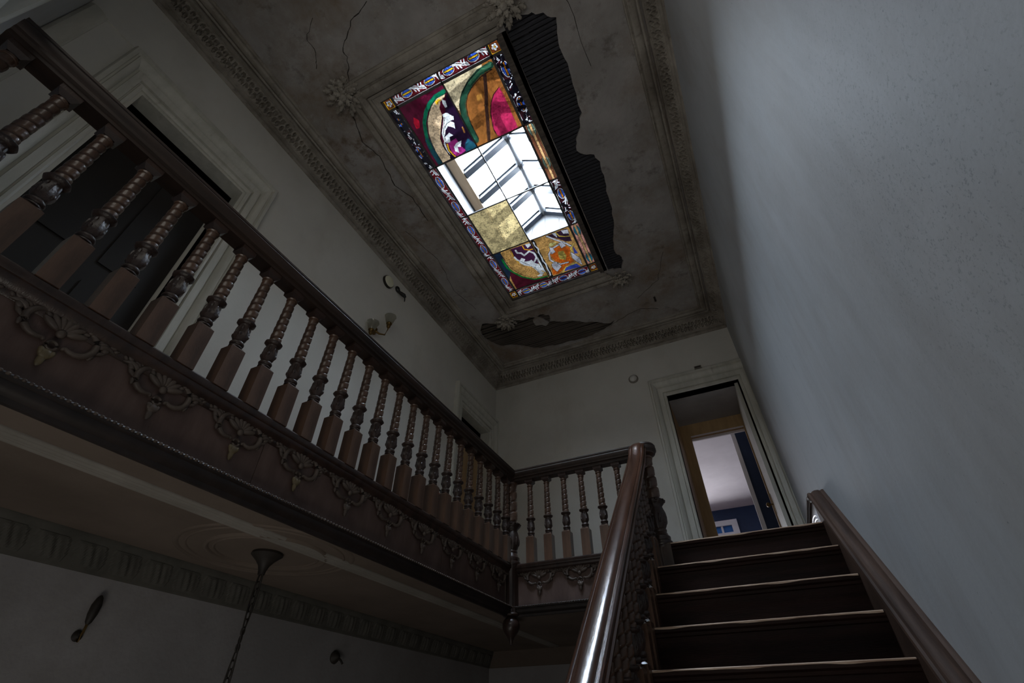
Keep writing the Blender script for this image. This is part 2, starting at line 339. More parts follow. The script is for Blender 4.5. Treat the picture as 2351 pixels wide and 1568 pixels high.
# deck above the laths (the dark roof void)
w = MB(); z0, z1 = 3.29, 3.33
wx0, wx1, wy0, wy1 = SX0-.03, SX1+.03, SY0-.03, SY1+.03
w.box(XL-.1, wx0, YF-.1, YB+.1, z0, z1); w.box(wx1, XR+.1, YF-.1, YB+.1, z0, z1); w.box(wx0, wx1, YF-.1, wy0, z0, z1); w.box(wx0, wx1, wy1, YB+.1, z0, z1)
for x in (1.2, 1.6): w.box(x, x+.05, YF, YB, 3.245, 3.29)
for x in (-.7, -.3, .1, .5, .9): w.box(x, x+.05, .35, YB, 3.245, 3.29)
struct(w.build('ceiling_roof_void', M['attic']), 'dark boards above the laths')
# shaft lining between ceiling and lantern
lo_ = [(SX0-.004,SY0-.004),(SX1+.004,SY0-.004),(SX1+.004,SY1+.004),(SX0-.004,SY1+.004)]; hi_ = [(-.42,-2.80),(1.08,-2.80),(1.08,.46),(-.42,.46)]
w = MB()
for k in range(4):
    j = (k+1) % 4; q = [(*lo_[k],3.24),(*lo_[j],3.24),(*hi_[j],4.52),(*hi_[k],4.52)]
    def off(p_): v_ = Vector((p_[0]-.44, p_[1]+1.07, 0)).normalized()*.04; return (p_[0]+v_.x, p_[1]+v_.y, p_[2])
    w.add(q+[off(p_) for p_ in q], [(0,1,2,3),(7,6,5,4),(0,4,5,1),(1,5,6,2),(2,6,7,3),(3,7,4,0)])
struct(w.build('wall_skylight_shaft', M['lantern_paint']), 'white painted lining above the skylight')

# ---------------------------------------------------------------- roof lantern (glazed gable)
lan = struct(link('window_2', None), 'glazed roof lantern seen through the clear panes')
XE0, XE1, XM, ZE, ZR, YG0, YG1 = -.31, .97, .33, 4.55, 5.04, -2.76, .42
w = MB(); w.box(XE0-.09, XE0+.035, YG0, YG1, ZE-.03, ZE+.06); w.build('eaves_plate', M['timber'], lan, label='pale timber plate under the rafters')
w = MB(); w.box(XE1-.02, XE1+.06, YG0, YG1, ZE-.03, ZE+.06); w.build('eaves_plate', M['timber'], lan)
w = MB(); w.tube([(XM, YG0, ZR-.05), (XM, YG1-.01, ZR-.05)], .048, 12); w.build('ridge_bar', M['ridge'], lan, smooth=True, label='pale round ridge bar')
sl = math.atan2(ZR-ZE, XM-XE0); Ls = math.hypot(ZR-ZE, XM-XE0)
rb = MB(); rb.box(0, Ls, -.042, .042, -.085, .0); rb.box(0, Ls, -.060, .060, -.018, .0); rme = rb.mesh('rafter', M['steel'])
y = YG1-.03
while y > YG0:
    a = link('rafter', rme, lan, (XE0, y, ZE+.03), (0, -sl, 0)); b = link('rafter', rme, lan, (XE1, y, ZE+.03), (0, sl, PI)); b.rotation_euler = (0, -sl, PI); y -= .413
# glass panes of lantern
gp = MB(); gp.box(0, Ls, -.205, .205, .002, .008); gme = gp.mesh('pane', M['clear'])
y = YG1-.03-.2065
while y > YG0+.1:
    link('pane', gme, lan, (XE0, y, ZE+.03), (0, -sl, 0)); link('pane', gme, lan, (XE1, y, ZE+.03), (0, -sl, PI)); y -= .413
# gable boards (white) at both ends
for yy, dy in ((YG1, .03), (YG0, -.03)):
    for k in range(6):
        x0 = XE0+(XE1-XE0)*k/6+.002; x1 = XE0+(XE1-XE0)*(k+1)/6-.002
        def zt(x): return ZE+.02+(ZR-ZE)*(1-abs(x-XM)/(XM-XE0))
        pts = [(x0, 4.46), (x1, 4.46), (x1, zt(x1))]
        if x0 < XM < x1: pts.append((XM, zt(XM)))
        pts.append((x0, zt(x0)))
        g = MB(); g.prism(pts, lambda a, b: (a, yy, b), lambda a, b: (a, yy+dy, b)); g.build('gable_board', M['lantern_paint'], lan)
# flat upstand roof strips closing lantern to shaft
w = MB(); w.box(XE0-.3, XE0-.09, YG0-.1, YG1+.1, 4.50, 4.53); w.box(XE1, XE1+.3, YG0-.1, YG1+.1, 4.50, 4.53); w.box(XE0-.3, XE1+.3, YG1+.03, YG1+.5, 4.50, 4.53); w.box(XE0-.3, XE1+.3, YG0-.3, YG0-.03, 4.50, 4.53)
w.build('upstand', M['lantern_paint'], lan)

# ---------------------------------------------------------------- the stained glass skylight
sk = struct(link('window_1', None), 'stained glass ceiling skylight with several clear panes')
ZG = 3.237
# traced outlines of the painted glass and one lantern shadow line: (pane, sRGB colour, line width or 0 for a filled shape, outline in room coordinates)
GLASS=[('1L',(38, 18, 44),0,[(0.412,-2.214),(0.44,-2.178),(0.446,-1.666),(0.115,-1.639),(0.041,-1.689),(0.185,-1.811),(0.205,-1.931),(0.309,-2.066)]),
('1L',(222, 190, 150),0,[(0.405,-2.223),(0.311,-2.222),(0.246,-2.19),(0.192,-2.146),(0.131,-2.078),(0.085,-1.988),(0.061,-1.903),(0.048,-1.809),(0.046,-1.686),(0.136,-1.685),(0.15,-1.72),(0.142,-1.818),(0.157,-1.896),(0.214,-1.977),(0.283,-2.066),(0.298,-2.142),(0.336,-2.182),(0.392,-2.201)]),
('1L',(165, 45, 120),0,[(0.197,-1.831),(0.288,-1.84),(0.289,-1.761),(0.317,-1.694),(0.207,-1.679),(0.184,-1.731)]),
('1L',(30, 85, 100),0,[(0.386,-1.793),(0.46,-1.666),(0.299,-1.663),(0.336,-1.752)]),
('1L',(10, 105, 72),0.0342,[(0.443,-2.244),(0.322,-2.24),(0.24,-2.21),(0.17,-2.162),(0.106,-2.09),(0.062,-1.999),(0.031,-1.91)]),
('1L',(22, 72, 80),0.0471,[(0.039,-1.933),(0.023,-1.834),(0.024,-1.683)]),
('1L',(16, 110, 72),0.02,[(0.039,-1.933),(0.029,-1.859)]),
('1L',(22, 20, 26),0.0053,[(0.405,-2.223),(0.316,-2.22),(0.249,-2.189),(0.192,-2.146),(0.13,-2.079),(0.085,-1.988),(0.061,-1.903),(0.048,-1.809),(0.046,-1.686)]),
('1L',(22, 20, 26),0.0094,[(0.283,-2.066),(0.214,-1.977),(0.157,-1.896),(0.142,-1.818),(0.15,-1.72)]),
('1L',(210, 20, 50),0,[(0.044,-2.168),(0.073,-2.124),(0.044,-2.07),(0.009,-2.068),(0.012,-2.122)]),
('1L',(232, 232, 230),0,[(0.357,-2.195),(0.378,-2.168),(0.365,-2.116),(0.342,-2.121),(0.345,-2.166)]),
('1L',(232, 232, 230),0,[(0.292,-2.08),(0.335,-2.078),(0.351,-2.052),(0.372,-2.024),(0.363,-1.998),(0.32,-2.0),(0.349,-1.974),(0.33,-1.921),(0.311,-1.943),(0.282,-1.969),(0.241,-1.945),(0.202,-1.894),(0.259,-1.911),(0.283,-1.874),(0.243,-1.874),(0.224,-1.831),(0.187,-1.836),(0.176,-1.874),(0.195,-1.935),(0.247,-1.998),(0.284,-2.048)]),
('1L',(232, 232, 230),0,[(0.185,-1.876),(0.161,-1.782),(0.158,-1.723),(0.149,-1.774),(0.155,-1.838)]),
('1L',(232, 232, 230),0,[(0.27,-1.797),(0.323,-1.797),(0.288,-1.748),(0.262,-1.761),(0.247,-1.701),(0.219,-1.734),(0.231,-1.776)]),
('1L',(22, 20, 26),0.0047,[(0.297,-2.048),(0.255,-1.995),(0.21,-1.928),(0.195,-1.871)]),
('1L',(22, 20, 26),0.0053,[(0.325,-1.998),(0.283,-1.993),(0.25,-1.972)]),
('1L',(240, 180, 30),0,[(0.295,-2.207),(0.334,-2.209),(0.347,-2.189),(0.322,-2.189),(0.298,-2.171),(0.284,-2.184)]),
('1L',(235, 175, 40),0.0141,[(0.186,-1.823),(0.17,-1.764),(0.193,-1.679)]),
('1L',(180, 120, 60),0.0153,[(0.397,-1.902),(0.389,-1.856)]),
('1R',(225, 203, 160),0,[(0.4,-2.294),(0.444,-2.318),(0.817,-2.313),(0.797,-2.275),(0.764,-2.265),(0.621,-2.221),(0.523,-2.15),(0.465,-2.083),(0.446,-2.03)]),
('1R',(40, 84, 62),0.0543,[(0.867,-2.253),(0.754,-2.246),(0.649,-2.208),(0.56,-2.152),(0.498,-2.081),(0.461,-1.98),(0.454,-1.875),(0.449,-1.742)]),
('1R',(70, 125, 90),0.0237,[(0.86,-2.253),(0.747,-2.246),(0.64,-2.205)]),
('1R',(22, 20, 26),0.0063,[(0.764,-2.265),(0.626,-2.218),(0.523,-2.15),(0.468,-2.082),(0.438,-1.991),(0.434,-1.906)]),
('1R',(22, 20, 26),0.007,[(0.862,-2.219),(0.762,-2.211),(0.66,-2.177),(0.586,-2.134),(0.529,-2.066),(0.491,-1.966),(0.482,-1.884),(0.477,-1.737)]),
('1R',(66, 42, 34),0.0306,[(0.787,-2.205),(0.738,-2.087),(0.683,-1.979),(0.634,-1.862),(0.559,-1.69)]),  # shadow line of the lantern, painted into the amber glass
('1R',(188, 42, 84),0,[(0.855,-2.07),(0.863,-1.988),(0.856,-1.735),(0.851,-1.663),(0.653,-1.683),(0.651,-1.781),(0.69,-1.906),(0.733,-1.983),(0.781,-2.034)]),
('1R',(22, 20, 26),0.0063,[(0.855,-2.07),(0.781,-2.034),(0.732,-1.983),(0.688,-1.907),(0.648,-1.783),(0.644,-1.68)]),
('1R',(205, 140, 60),0,[(0.642,-2.093),(0.696,-2.088),(0.679,-2.042),(0.63,-2.045)]),
('4L',(84, 16, 36),0,[(0.032,-0.222),(-0.003,-0.014),(-0.009,0.14),(0.431,0.16),(0.409,0.117),(0.287,0.102),(0.19,0.045),(0.115,-0.056)]),
('4L',(28, 44, 62),0,[(-0.095,-0.447),(-0.035,-0.517),(0.067,-0.469),(0.055,-0.43),(0.051,-0.327),(0.055,-0.17),(-0.043,0.0),(-0.075,-0.07)]),
('4L',(20, 125, 50),0.0212,[(0.034,-0.355),(0.032,-0.222),(0.067,-0.127),(0.136,-0.013),(0.253,0.086),(0.413,0.108)]),
('4L',(22, 20, 26),0.0059,[(0.057,-0.434),(0.06,-0.312),(0.072,-0.204),(0.109,-0.112),(0.164,-0.022),(0.265,0.059),(0.42,0.09)]),
('4L',(72, 30, 62),0,[(0.173,-0.447),(0.222,-0.453),(0.447,-0.431),(0.454,-0.342),(0.436,-0.194),(0.363,-0.075),(0.251,-0.18),(0.175,-0.288),(0.17,-0.36)]),
('4L',(235, 175, 30),0.0094,[(0.182,-0.433),(0.176,-0.357),(0.175,-0.288),(0.19,-0.219)]),
('4L',(235, 165, 20),0.0118,[(0.329,-0.436),(0.328,-0.383),(0.374,-0.351),(0.426,-0.346)]),
('4L',(232, 232, 230),0.0212,[(0.232,-0.409),(0.236,-0.368),(0.274,-0.35),(0.291,-0.303),(0.367,-0.335),(0.407,-0.287),(0.408,-0.217),(0.363,-0.168),(0.303,-0.155),(0.255,-0.189),(0.228,-0.232),(0.188,-0.282),(0.178,-0.327)]),
('4L',(232, 232, 230),0,[(0.244,-0.285),(0.282,-0.247),(0.254,-0.22),(0.309,-0.204),(0.342,-0.208),(0.356,-0.151),(0.394,-0.112),(0.405,-0.045),(0.435,0.054),(0.395,0.035),(0.353,0.079),(0.3,0.054),(0.348,0.034),(0.331,-0.038),(0.301,-0.115),(0.231,-0.169),(0.194,-0.228)]),
('4L',(232, 232, 230),0,[(0.433,-0.294),(0.426,-0.168),(0.43,0.084),(0.406,0.008),(0.396,-0.152)]),
('4L',(232, 232, 230),0,[(0.362,-0.443),(0.413,-0.438),(0.431,-0.411),(0.372,-0.381)]),
('4L',(22, 20, 26),0.0041,[(0.201,-0.276),(0.246,-0.203),(0.296,-0.138),(0.333,-0.079),(0.346,0.001)]),
('4L',(22, 20, 26),0.0047,[(0.425,-0.239),(0.402,-0.149),(0.398,-0.048)]),
('4L',(225, 175, 40),0.0106,[(0.386,-0.001),(0.431,0.063)]),
('4R',(58, 30, 52),0,[(0.625,-0.449),(0.862,-0.445),(0.86,-0.263),(0.795,-0.284),(0.739,-0.348)]),
('4R',(218, 100, 22),0,[(0.642,-0.253),(0.705,-0.261),(0.777,-0.236),(0.812,-0.172),(0.763,-0.078),(0.786,0.024),(0.718,0.042),(0.653,0.074),(0.547,0.129),(0.482,0.114),(0.509,0.005),(0.634,-0.018),(0.589,-0.06),(0.568,-0.141),(0.572,-0.189)]),
('4R',(60, 80, 175),0,[(0.843,-0.196),(0.864,-0.069),(0.823,-0.079)]),
('4R',(60, 80, 175),0,[(0.66,0.077),(0.789,0.056),(0.829,0.137),(0.628,0.119)]),
('4R',(22, 20, 26),0.0259,[(0.63,-0.442),(0.704,-0.351),(0.772,-0.281),(0.83,-0.201)]),
('4R',(222, 216, 220),0.0177,[(0.63,-0.442),(0.704,-0.351),(0.772,-0.281),(0.83,-0.201)]),
('4R',(22, 20, 26),0.0259,[(0.824,-0.204),(0.786,-0.261),(0.704,-0.276),(0.614,-0.256),(0.556,-0.196),(0.538,-0.115),(0.57,-0.049),(0.628,-0.001),(0.715,0.01)]),
('4R',(222, 216, 220),0.0177,[(0.824,-0.204),(0.786,-0.261),(0.704,-0.276),(0.614,-0.256),(0.556,-0.196),(0.538,-0.115),(0.57,-0.049),(0.628,-0.001),(0.715,0.01)]),
('4R',(22, 20, 26),0.0082,[(0.53,-0.047),(0.589,-0.06),(0.621,0.037),(0.546,0.091),(0.522,0.011),(0.53,-0.047)]),
('4R',(222, 216, 220),0,[(0.53,-0.047),(0.589,-0.06),(0.621,0.037),(0.546,0.091),(0.522,0.011)]),
('4R',(22, 20, 26),0.0082,[(0.794,-0.122),(0.82,-0.071),(0.859,0.008),(0.851,0.116),(0.809,0.045),(0.782,-0.029),(0.794,-0.122)]),
('4R',(222, 216, 220),0,[(0.794,-0.122),(0.82,-0.071),(0.859,0.008),(0.851,0.116),(0.809,0.045),(0.782,-0.029)]),
('4R',(22, 20, 26),0.0082,[(0.799,-0.448),(0.87,-0.427),(0.864,-0.372),(0.807,-0.394),(0.799,-0.448)]),
('4R',(222, 216, 220),0,[(0.799,-0.448),(0.87,-0.427),(0.864,-0.372),(0.807,-0.394)]),
('4R',(22, 20, 26),0.0082,[(0.693,-0.453),(0.74,-0.444),(0.727,-0.373),(0.693,-0.453)]),
('4R',(222, 216, 220),0,[(0.693,-0.453),(0.74,-0.444),(0.727,-0.373)]),
('4R',(22, 20, 26),0.0082,[(0.599,-0.293),(0.63,-0.259),(0.636,-0.198),(0.584,-0.183),(0.599,-0.293)]),
('4R',(222, 216, 220),0,[(0.599,-0.293),(0.63,-0.259),(0.636,-0.198),(0.584,-0.183)]),
('4R',(22, 20, 26),0.0082,[(0.711,-0.296),(0.755,-0.294),(0.774,-0.228),(0.718,-0.217),(0.711,-0.296)]),
('4R',(222, 216, 220),0,[(0.711,-0.296),(0.755,-0.294),(0.774,-0.228),(0.718,-0.217)]),
('4R',(196, 170, 78),0,[(0.661,-0.185),(0.724,-0.175),(0.731,-0.093),(0.702,-0.037),(0.648,-0.073),(0.648,-0.133)]),
('4R',(22, 20, 26),0.0053,[(0.661,-0.146),(0.699,-0.108),(0.692,-0.051)]),
('4R',(225, 205, 90),0.0106,[(0.864,-0.214),(0.809,-0.164),(0.813,-0.113)]),
('4R',(225, 205, 90),0.0118,[(0.802,0.062),(0.666,0.059),(0.61,0.127)]),
('4R',(225, 190, 70),0.0106,[(0.735,-0.451),(0.754,-0.387),(0.806,-0.353),(0.858,-0.338)]),
('4R',(225, 210, 130),0,[(0.618,-0.34),(0.705,-0.318),(0.643,-0.291),(0.592,-0.296)]),
('4L',(22, 20, 26),0.0412,[(0.46,-0.444),(0.459,-0.282),(0.455,-0.165),(0.461,-0.029),(0.459,0.13)]),
('4L',(232, 232, 230),0.0153,[(0.462,-0.429),(0.458,-0.379),(0.476,-0.322),(0.458,-0.272),(0.462,-0.191),(0.454,-0.135),(0.469,-0.077),(0.456,0.001),(0.461,0.066),(0.453,0.106)]),
('4R',(22, 20, 26),0.0412,[(0.46,-0.444),(0.459,-0.282),(0.455,-0.165),(0.461,-0.029),(0.459,0.13)]),
('4R',(232, 232, 230),0.0153,[(0.462,-0.429),(0.458,-0.379),(0.476,-0.322),(0.458,-0.272),(0.462,-0.191),(0.454,-0.135),(0.469,-0.077),(0.456,0.001),(0.461,0.066),(0.453,0.106)])]
gx = [-.13, -.035, .43, .905, 1.015]; gy = [-2.415, -2.305, -1.675, -1.055, -.47, .145, .27]
COL = dict(red=(104,22,28), white=(226,226,226), blue=(62,98,196), yel=(224,176,44), dark=(24,18,30), orange=(205,120,30), teal=(30,120,140), tan=(214,168,112), salmon=(222,152,132), brown=(128,76,52), gold=(236,170,30), rust=(120,58,22), cream=(216,192,136), crim=(86,14,40), amber=(152,92,42), honey=(204,152,84), maroon=(62,24,30))
def pane_mesh(x0, x1, y0, y1, shapes, base, step=.0042):
    nx = max(2, int(round((x1-x0)/step))); ny = max(2, int(round((y1-y0)/step)))
    X, Y = np.meshgrid(np.linspace(x0, x1, nx+1), np.linspace(y0, y1, ny+1)); V = np.stack([X.ravel(), Y.ravel(), np.full(X.size, ZG)], 1)
    cx = ((X[:-1,:-1]+X[1:,1:])/2).ravel(); cy = ((Y[:-1,:-1]+Y[1:,1:])/2).ravel()
    C = np.tile(np.array(s2l(base)), (cx.size, 1))
    for (cc, wd, P) in shapes:
        if wd:
            hit = np.zeros(cx.size, bool)
            for (ax, ay), (bx, by) in zip(P, P[1:]):
                dx, dy = bx-ax, by-ay; L2 = dx*dx+dy*dy+1e-12; t = np.clip(((cx-ax)*dx+(cy-ay)*dy)/L2, 0, 1)
                hit |= (cx-ax-t*dx)**2+(cy-ay-t*dy)**2 < (wd/2)**2
        else:
            hit = np.zeros(cx.size, bool); j = len(P)-1
            for i in range(len(P)):
                xi, yi = P[i]; xj, yj = P[j]
                if yi != yj: hit ^= ((yi > cy) != (yj > cy)) & (cx < (xj-xi)*(cy-yi)/(yj-yi)+xi)
                j = i
        C[hit] = s2l(cc)
    idx = np.arange((nx+1)*(ny+1)).reshape(ny+1, nx+1)
    F = np.stack([idx[:-1,:-1].ravel(), idx[:-1,1:].ravel(), idx[1:,1:].ravel(), idx[1:,:-1].ravel()], 1)
    me = bpy.data.meshes.new('pane'); me.vertices.add(len(V)); me.vertices.foreach_set('co', V.ravel())
    me.loops.add(F.size); me.loops.foreach_set('vertex_index', F.ravel()); me.polygons.add(len(F)); me.polygons.foreach_set('loop_start', np.arange(0, F.size, 4))
    me.update(calc_edges=True)
    at = me.attributes.new('glass_colour', 'FLOAT_COLOR', 'FACE'); at.data.foreach_set('color', np.concatenate([C, np.ones((len(C), 1))], 1).ravel())
    me.materials.append(M['stained']); return me
def traced(p): return [(c_, w_, P_) for (pn, c_, w_, P_) in GLASS if pn == p]
def el(cx, cy, a, b, n=18): return [(cx+a*math.cos(2*PI*i/n), cy+b*math.sin(2*PI*i/n)) for i in range(n)]
def band(x0, x1, y0, y1, along_y, inner_hi, dirty=0, bar='orange', seed=0):
    """scrolling leaf border: red ground, white fillet on the inner edge, blue buds barred with gold between white leaves"""
    S_ = []; L_ = (y1-y0) if along_y else (x1-x0); Wd = (x1-x0) if along_y else (y1-y0)
    def q(u, v):   # u along, v across measured from the outer edge (0..1)
        vv = v if inner_hi else 1-v
        return (x0+vv*Wd, y0+u) if along_y else (x0+u, y0+vv*Wd)
    S_.append((COL['white'], 0, [q(0,.86), q(L_,.86), q(L_,.97), q(0,.97)]))
    S_.append((COL['dark'], .003, [q(0,.82), q(L_,.82)]))
    n = max(2, int(round(L_/.27))); pit = L_/n
    for k in range(-1, n+1):
        u = (k+.42+.1*(seed % 3))*pit
        # diagonal acanthus leaf linking one bud to the next
        S_.append((COL['white'], .25*Wd, [q(u+.24*pit, .20), q(u+.40*pit, .34), q(u+.54*pit, .50), q(u+.70*pit, .62)]))
        for (a_, v1, v2) in ((.30,.30,.62),(.42,.40,.72),(.52,.46,.10),(.62,.52,.22),(.70,.5,.76)):
            S_.append((COL['white'], .10*Wd, [q(u+a_*pit, v1), q(u+(a_+.05)*pit, v2)]))
        S_.append((COL['dark'], .0042, [q(u+.22*pit, .12), q(u+.45*pit, .38), q(u+.74*pit, .68)])); S_.append((COL['brown'], .004, [q(u+.36*pit, .24), q(u+.52*pit, .42)])); S_.append((COL['brown'], .004, [q(u+.5*pit, .50), q(u+.62*pit, .66)]))
        e = [q(u+x_, .42+y_) for x_, y_ in el(0, 0, .225*pit, .33)]
        S_.append((COL['white'], 0, e)); e = [q(u+x_, .42+y_) for x_, y_ in el(0, 0, .19*pit, .25)]
        S_.append((COL['dark'], .007, e+[e[0]])); S_.append((COL['blue'], 0, e))
        S_.append((COL['dark'], .17*Wd, [q(u-.16*pit,.42), q(u+.16*pit,.42)])); S_.append((COL[bar], .10*Wd, [q(u-.16*pit,.42), q(u+.16*pit,.42)]))
        S_.append((COL['dark'], .005, [q(u-.27*pit,.42), q(u-.19*pit,.42)]))
    if dirty:
        r_ = np.random.RandomState(seed)
        for i in range(int(dirty)):
            u = r_.rand()*L_; v = r_.rand(); a = .006+.02*r_.rand(); S_.append(((20,18,26), 0, [q(u+a*math.cos(t)*(.5+r_.rand()), v+a/Wd*math.sin(t)*(.5+r_.rand())) for t in np.linspace(0, 2*PI, 9)[:-1]]))
    return S_
def flower(x0, x1, y0, y1):
    cx, cy, a = (x0+x1)/2, (y0+y1)/2, (x1-x0)
    S_ = [(COL['gold'], 0, [(x0,y0),(x1,y0),(x1,y1),(x0,y1)]), (COL['dark'], .003, [(x0+.012,y0+.012),(x1-.012,y0+.012),(x1-.012,y1-.012),(x0+.012,y1-.012),(x0+.012,y0+.012)]),
          (COL['rust'], 0, [(x0+.014,y0+.014),(x1-.014,y0+.014),(x1-.014,y1-.014),(x0+.014,y1-.014)])]
    for k in range(5):
        t = 2*PI*k/5+.4; px, py = cx+.0175*math.cos(t), cy+.0175*math.sin(t)
        S_.append((COL['dark'], 0, el(px, py, .0120, .0120, 12))); S_.append((COL['white'], 0, el(px, py, .0098, .0098, 12)))
        S_.append((COL['brown'], .003, [(cx, cy), (px, py)]))
    S_.append((COL['gold'], 0, el(cx, cy, .007, .007, 8))); return S_
g_ = .006
def pane(x0, x1, y0, y1, shapes, base, label):
    link('pane', pane_mesh(x0+g_, x1-g_, y0+g_, y1-g_, shapes, base), sk, label=label)
pane(gx[1], gx[2], gy[1], gy[2], traced('1L'), COL['crim'], 'crimson pane with a green arc, speckled tan field and white foliage')
pane(gx[2], gx[3], gy[1], gy[2], traced('1R'), COL['amber'], 'amber pane with green arc, cream corner and crimson segment')
pane(gx[1], gx[2], gy[3], gy[4], [], COL['cream'], 'plain cream glass pane')
pane(gx[1], gx[2], gy[4], gy[5], traced('4L'), COL['honey'], 'honey pane with green arc, dark red corner and white scrolls')
pane(gx[2], gx[3], gy[4], gy[5], traced('4R'), COL['honey'], 'orange pane with white acanthus scrolls and yellow lines')
cl = MB()
for (a, b, c_, d) in ((gx[1], gx[2], gy[2], gy[3]), (gx[2], gx[3], gy[2], gy[3]), (gx[2], gx[3], gy[3], gy[4])):
    cb = MB(); cb.box(a+g_, b-g_, c_+g_, d-g_, ZG-.0015, ZG+.0015); cb.build('pane', M['clear'], sk, label='clear glass pane')
rows = [(gy[1], gy[2]), (gy[2], gy[3]), (gy[3], gy[4]), (gy[4], gy[5])]
for k, (a, b) in enumerate(rows):
    pane(gx[0], gx[1], a, b, band(gx[0], gx[1], a, b, True, True, 110 if k == 0 else 0, seed=k), COL['red'] if k else COL['maroon'], ['dirty dark border pane of blue buds and white leaves', 'border pane of white leaves and blue buds', 'border pane of white leaves and blue buds', 'border pane of white leaves and blue buds'][k])
    if k in (0, 2):
        pane(gx[3], gx[4], a, b, band(gx[3], gx[4], a, b, True, False, 60 if k == 0 else 12, seed=k+3), COL['maroon'], 'border pane of white leaves and blue buds on dark ground')
    else:
        Wd = gx[4]-gx[3]; base = COL['brown'] if k == 1 else COL['salmon']; S_ = []
        xm = (gx[3]+gx[4])/2
        for yy in ((a+.06, b-.2) if k == 1 else (a+.1, b-.1)):
            S_ += [(COL['dark'], .004, el(xm, yy, .034, .075)+[(xm+.034, yy)]), (COL['teal'] if k == 3 else (118,140,120), 0, el(xm, yy, .032, .072))]
        S_ += [(COL['dark'], .026, [(xm, a), (xm, b)]), (COL['tan'], .019, [(xm, a), (xm, b)])]
        if k == 1: S_ += [(COL['dark'], .018, [(gx[4]-.016, a), (gx[4]-.016, b)]), (COL['tan'], .012, [(gx[4]-.014, a), (gx[4]-.014, b)])]
        pane(gx[3], gx[4], a, b, S_, base, 'brown border pane with tan stripes' if k == 1 else 'salmon border pane with a tan stripe and teal leaves')
for k, (a, b, lo) in enumerate(((gx[1], gx[2], 0), (gx[2], gx[3], 0), (gx[1], gx[2], 5), (gx[2], gx[3], 5))):
    pane(a, b, gy[lo], gy[lo+1], band(a, b, gy[lo], gy[lo+1], False, lo == 0, 0, 'yel' if k < 3 else 'red', seed=k+8), COL['red'], 'red border pane with white leaves and blue buds barred with yellow')
for i in (0, 3):
    for j in (0, 5): pane(gx[i], gx[i+1], gy[j], gy[j+1], flower(gx[i]+g_, gx[i+1]-g_, gy[j]+g_, gy[j+1]-g_), COL['gold'], 'small amber corner pane with a white flower')
def came(x0, x1, y0, y1, w_=.006, zt=.007):
    b = MB()
    if abs(x1-x0) < 1e-6: b.box(x0-w_, x0+w_, y0, y1, ZG-zt, ZG+.006)
    else: b.box(x0, x1, y0-w_, y0+w_, ZG-zt, ZG+.006)
    b.build('glazing_bar', M['came'], sk)
for i, x in enumerate(gx): came(x, x, gy[0], gy[-1], .0105 if i in (0,1,3,4) else .006)
for j, y in enumerate(gy): came(gx[0], gx[-1], y, y, .0105 if j in (0,1,5,6) else .0065)

# plaster frame round the skylight: three moulded sides, wooden strip, corner rosettes
frm = struct(link('trim_1', None), 'moulded plaster frame round the skylight, one side fallen')
prof = [(0,3.225),(0,3.195),(.045,3.195),(.047,3.208),(.053,3.208),(.055,3.182),(.075,3.182),(.077,3.196),(.083,3.196),(.085,3.168),(.105,3.152),(.130,3.146),(.152,3.156),(.158,3.178),(.170,3.180),(.172,3.166),(.192,3.158),(.215,3.158),(.232,3.170),(.234,3.186),(.25,3.190),(.255,3.205),(.255,3.225)]
b = MB(); b.prism(prof, lambda d, z: (SX0-d, SY0-d, z), lambda d, z: (SX0-d, SY1+d, z)); b.build('frame_moulding', M['cornice'], frm, smooth=30)
b = MB(); b.prism(prof, lambda d, z: (SX0-d, SY0-d, z), lambda d, z: (SX1+min(d, .09), SY0-d, z)); b.build('frame_moulding', M['cornice'], frm, smooth=30)
b = MB(); b.prism(prof, lambda d, z: (SX0-d, SY1+d, z), lambda d, z: (SX1+min(d, .16), SY1+d, z)); b.build('frame_moulding', M['cornice'], frm, smooth=30)
b = MB(); b.box(SX1, SX1+.045, SY0-.02, SY1+.02, 3.185, 3.232); b.box(SX1+.045, SX1+.082, SY0-.02, SY1+.02, 3.20, 3.236); b.build('wooden_frame_strip', M['lath'], frm)
b = MB()
for x0, x1, y0, y1 in ((SX0-.0, SX0+.010, SY0, SY1), (SX1-.012, SX1, SY0, SY1), (SX0, SX1, SY0, SY0+.012), (SX0, SX1, SY1-.012, SY1)): b.box(x0, x1, y0, y1, 3.205, 3.246)
b.build('glazing_rebate', M['came'], frm)
def rosette(rr, n=7, seed=0):
    # clump of curled acanthus leaves with a small boss
    r_ = random.Random(seed); m = MB()
    m.ell((0,0,-.065), ((rr*.20,0,0),(0,rr*.20,0),(0,0,.022)), 10, 6)
    for ring, (q, d, z, k) in enumerate(((.26,.24,-.050,5),(.56,.34,-.034,n),(.84,.26,-.016,n+2))):
        for i in range(k):
            t = 2*PI*(i+r_.random()*.35)/k+ring*.5; c_, s_ = math.cos(t), math.sin(t); q2 = q*(.9+.2*r_.random())
            m.ell((rr*q2*c_, rr*q2*s_, z), ((rr*d*c_, rr*d*s_, -.018), (-rr*.15*s_, rr*.15*c_, .003), (0,0,.014)), 8, 6)
            m.ell((rr*(q2+d*.8)*c_, rr*(q2+d*.8)*s_, z-.020), ((rr*.10*c_, rr*.10*s_, 0), (-rr*.10*s_, rr*.10*c_, 0), (0,0,.012)), 6, 5)
            for e in (-1, 1):
                for w_ in (-.10, .10):
                    m.ell((rr*(q2+w_)*c_-e*rr*.14*s_, rr*(q2+w_)*s_+e*rr*.14*c_, z-.004), ((rr*.09*c_-e*rr*.05*s_, rr*.09*s_+e*rr*.05*c_, 0), (-rr*.045*s_, rr*.045*c_, 0), (0,0,.010)), 6, 5)
    return m
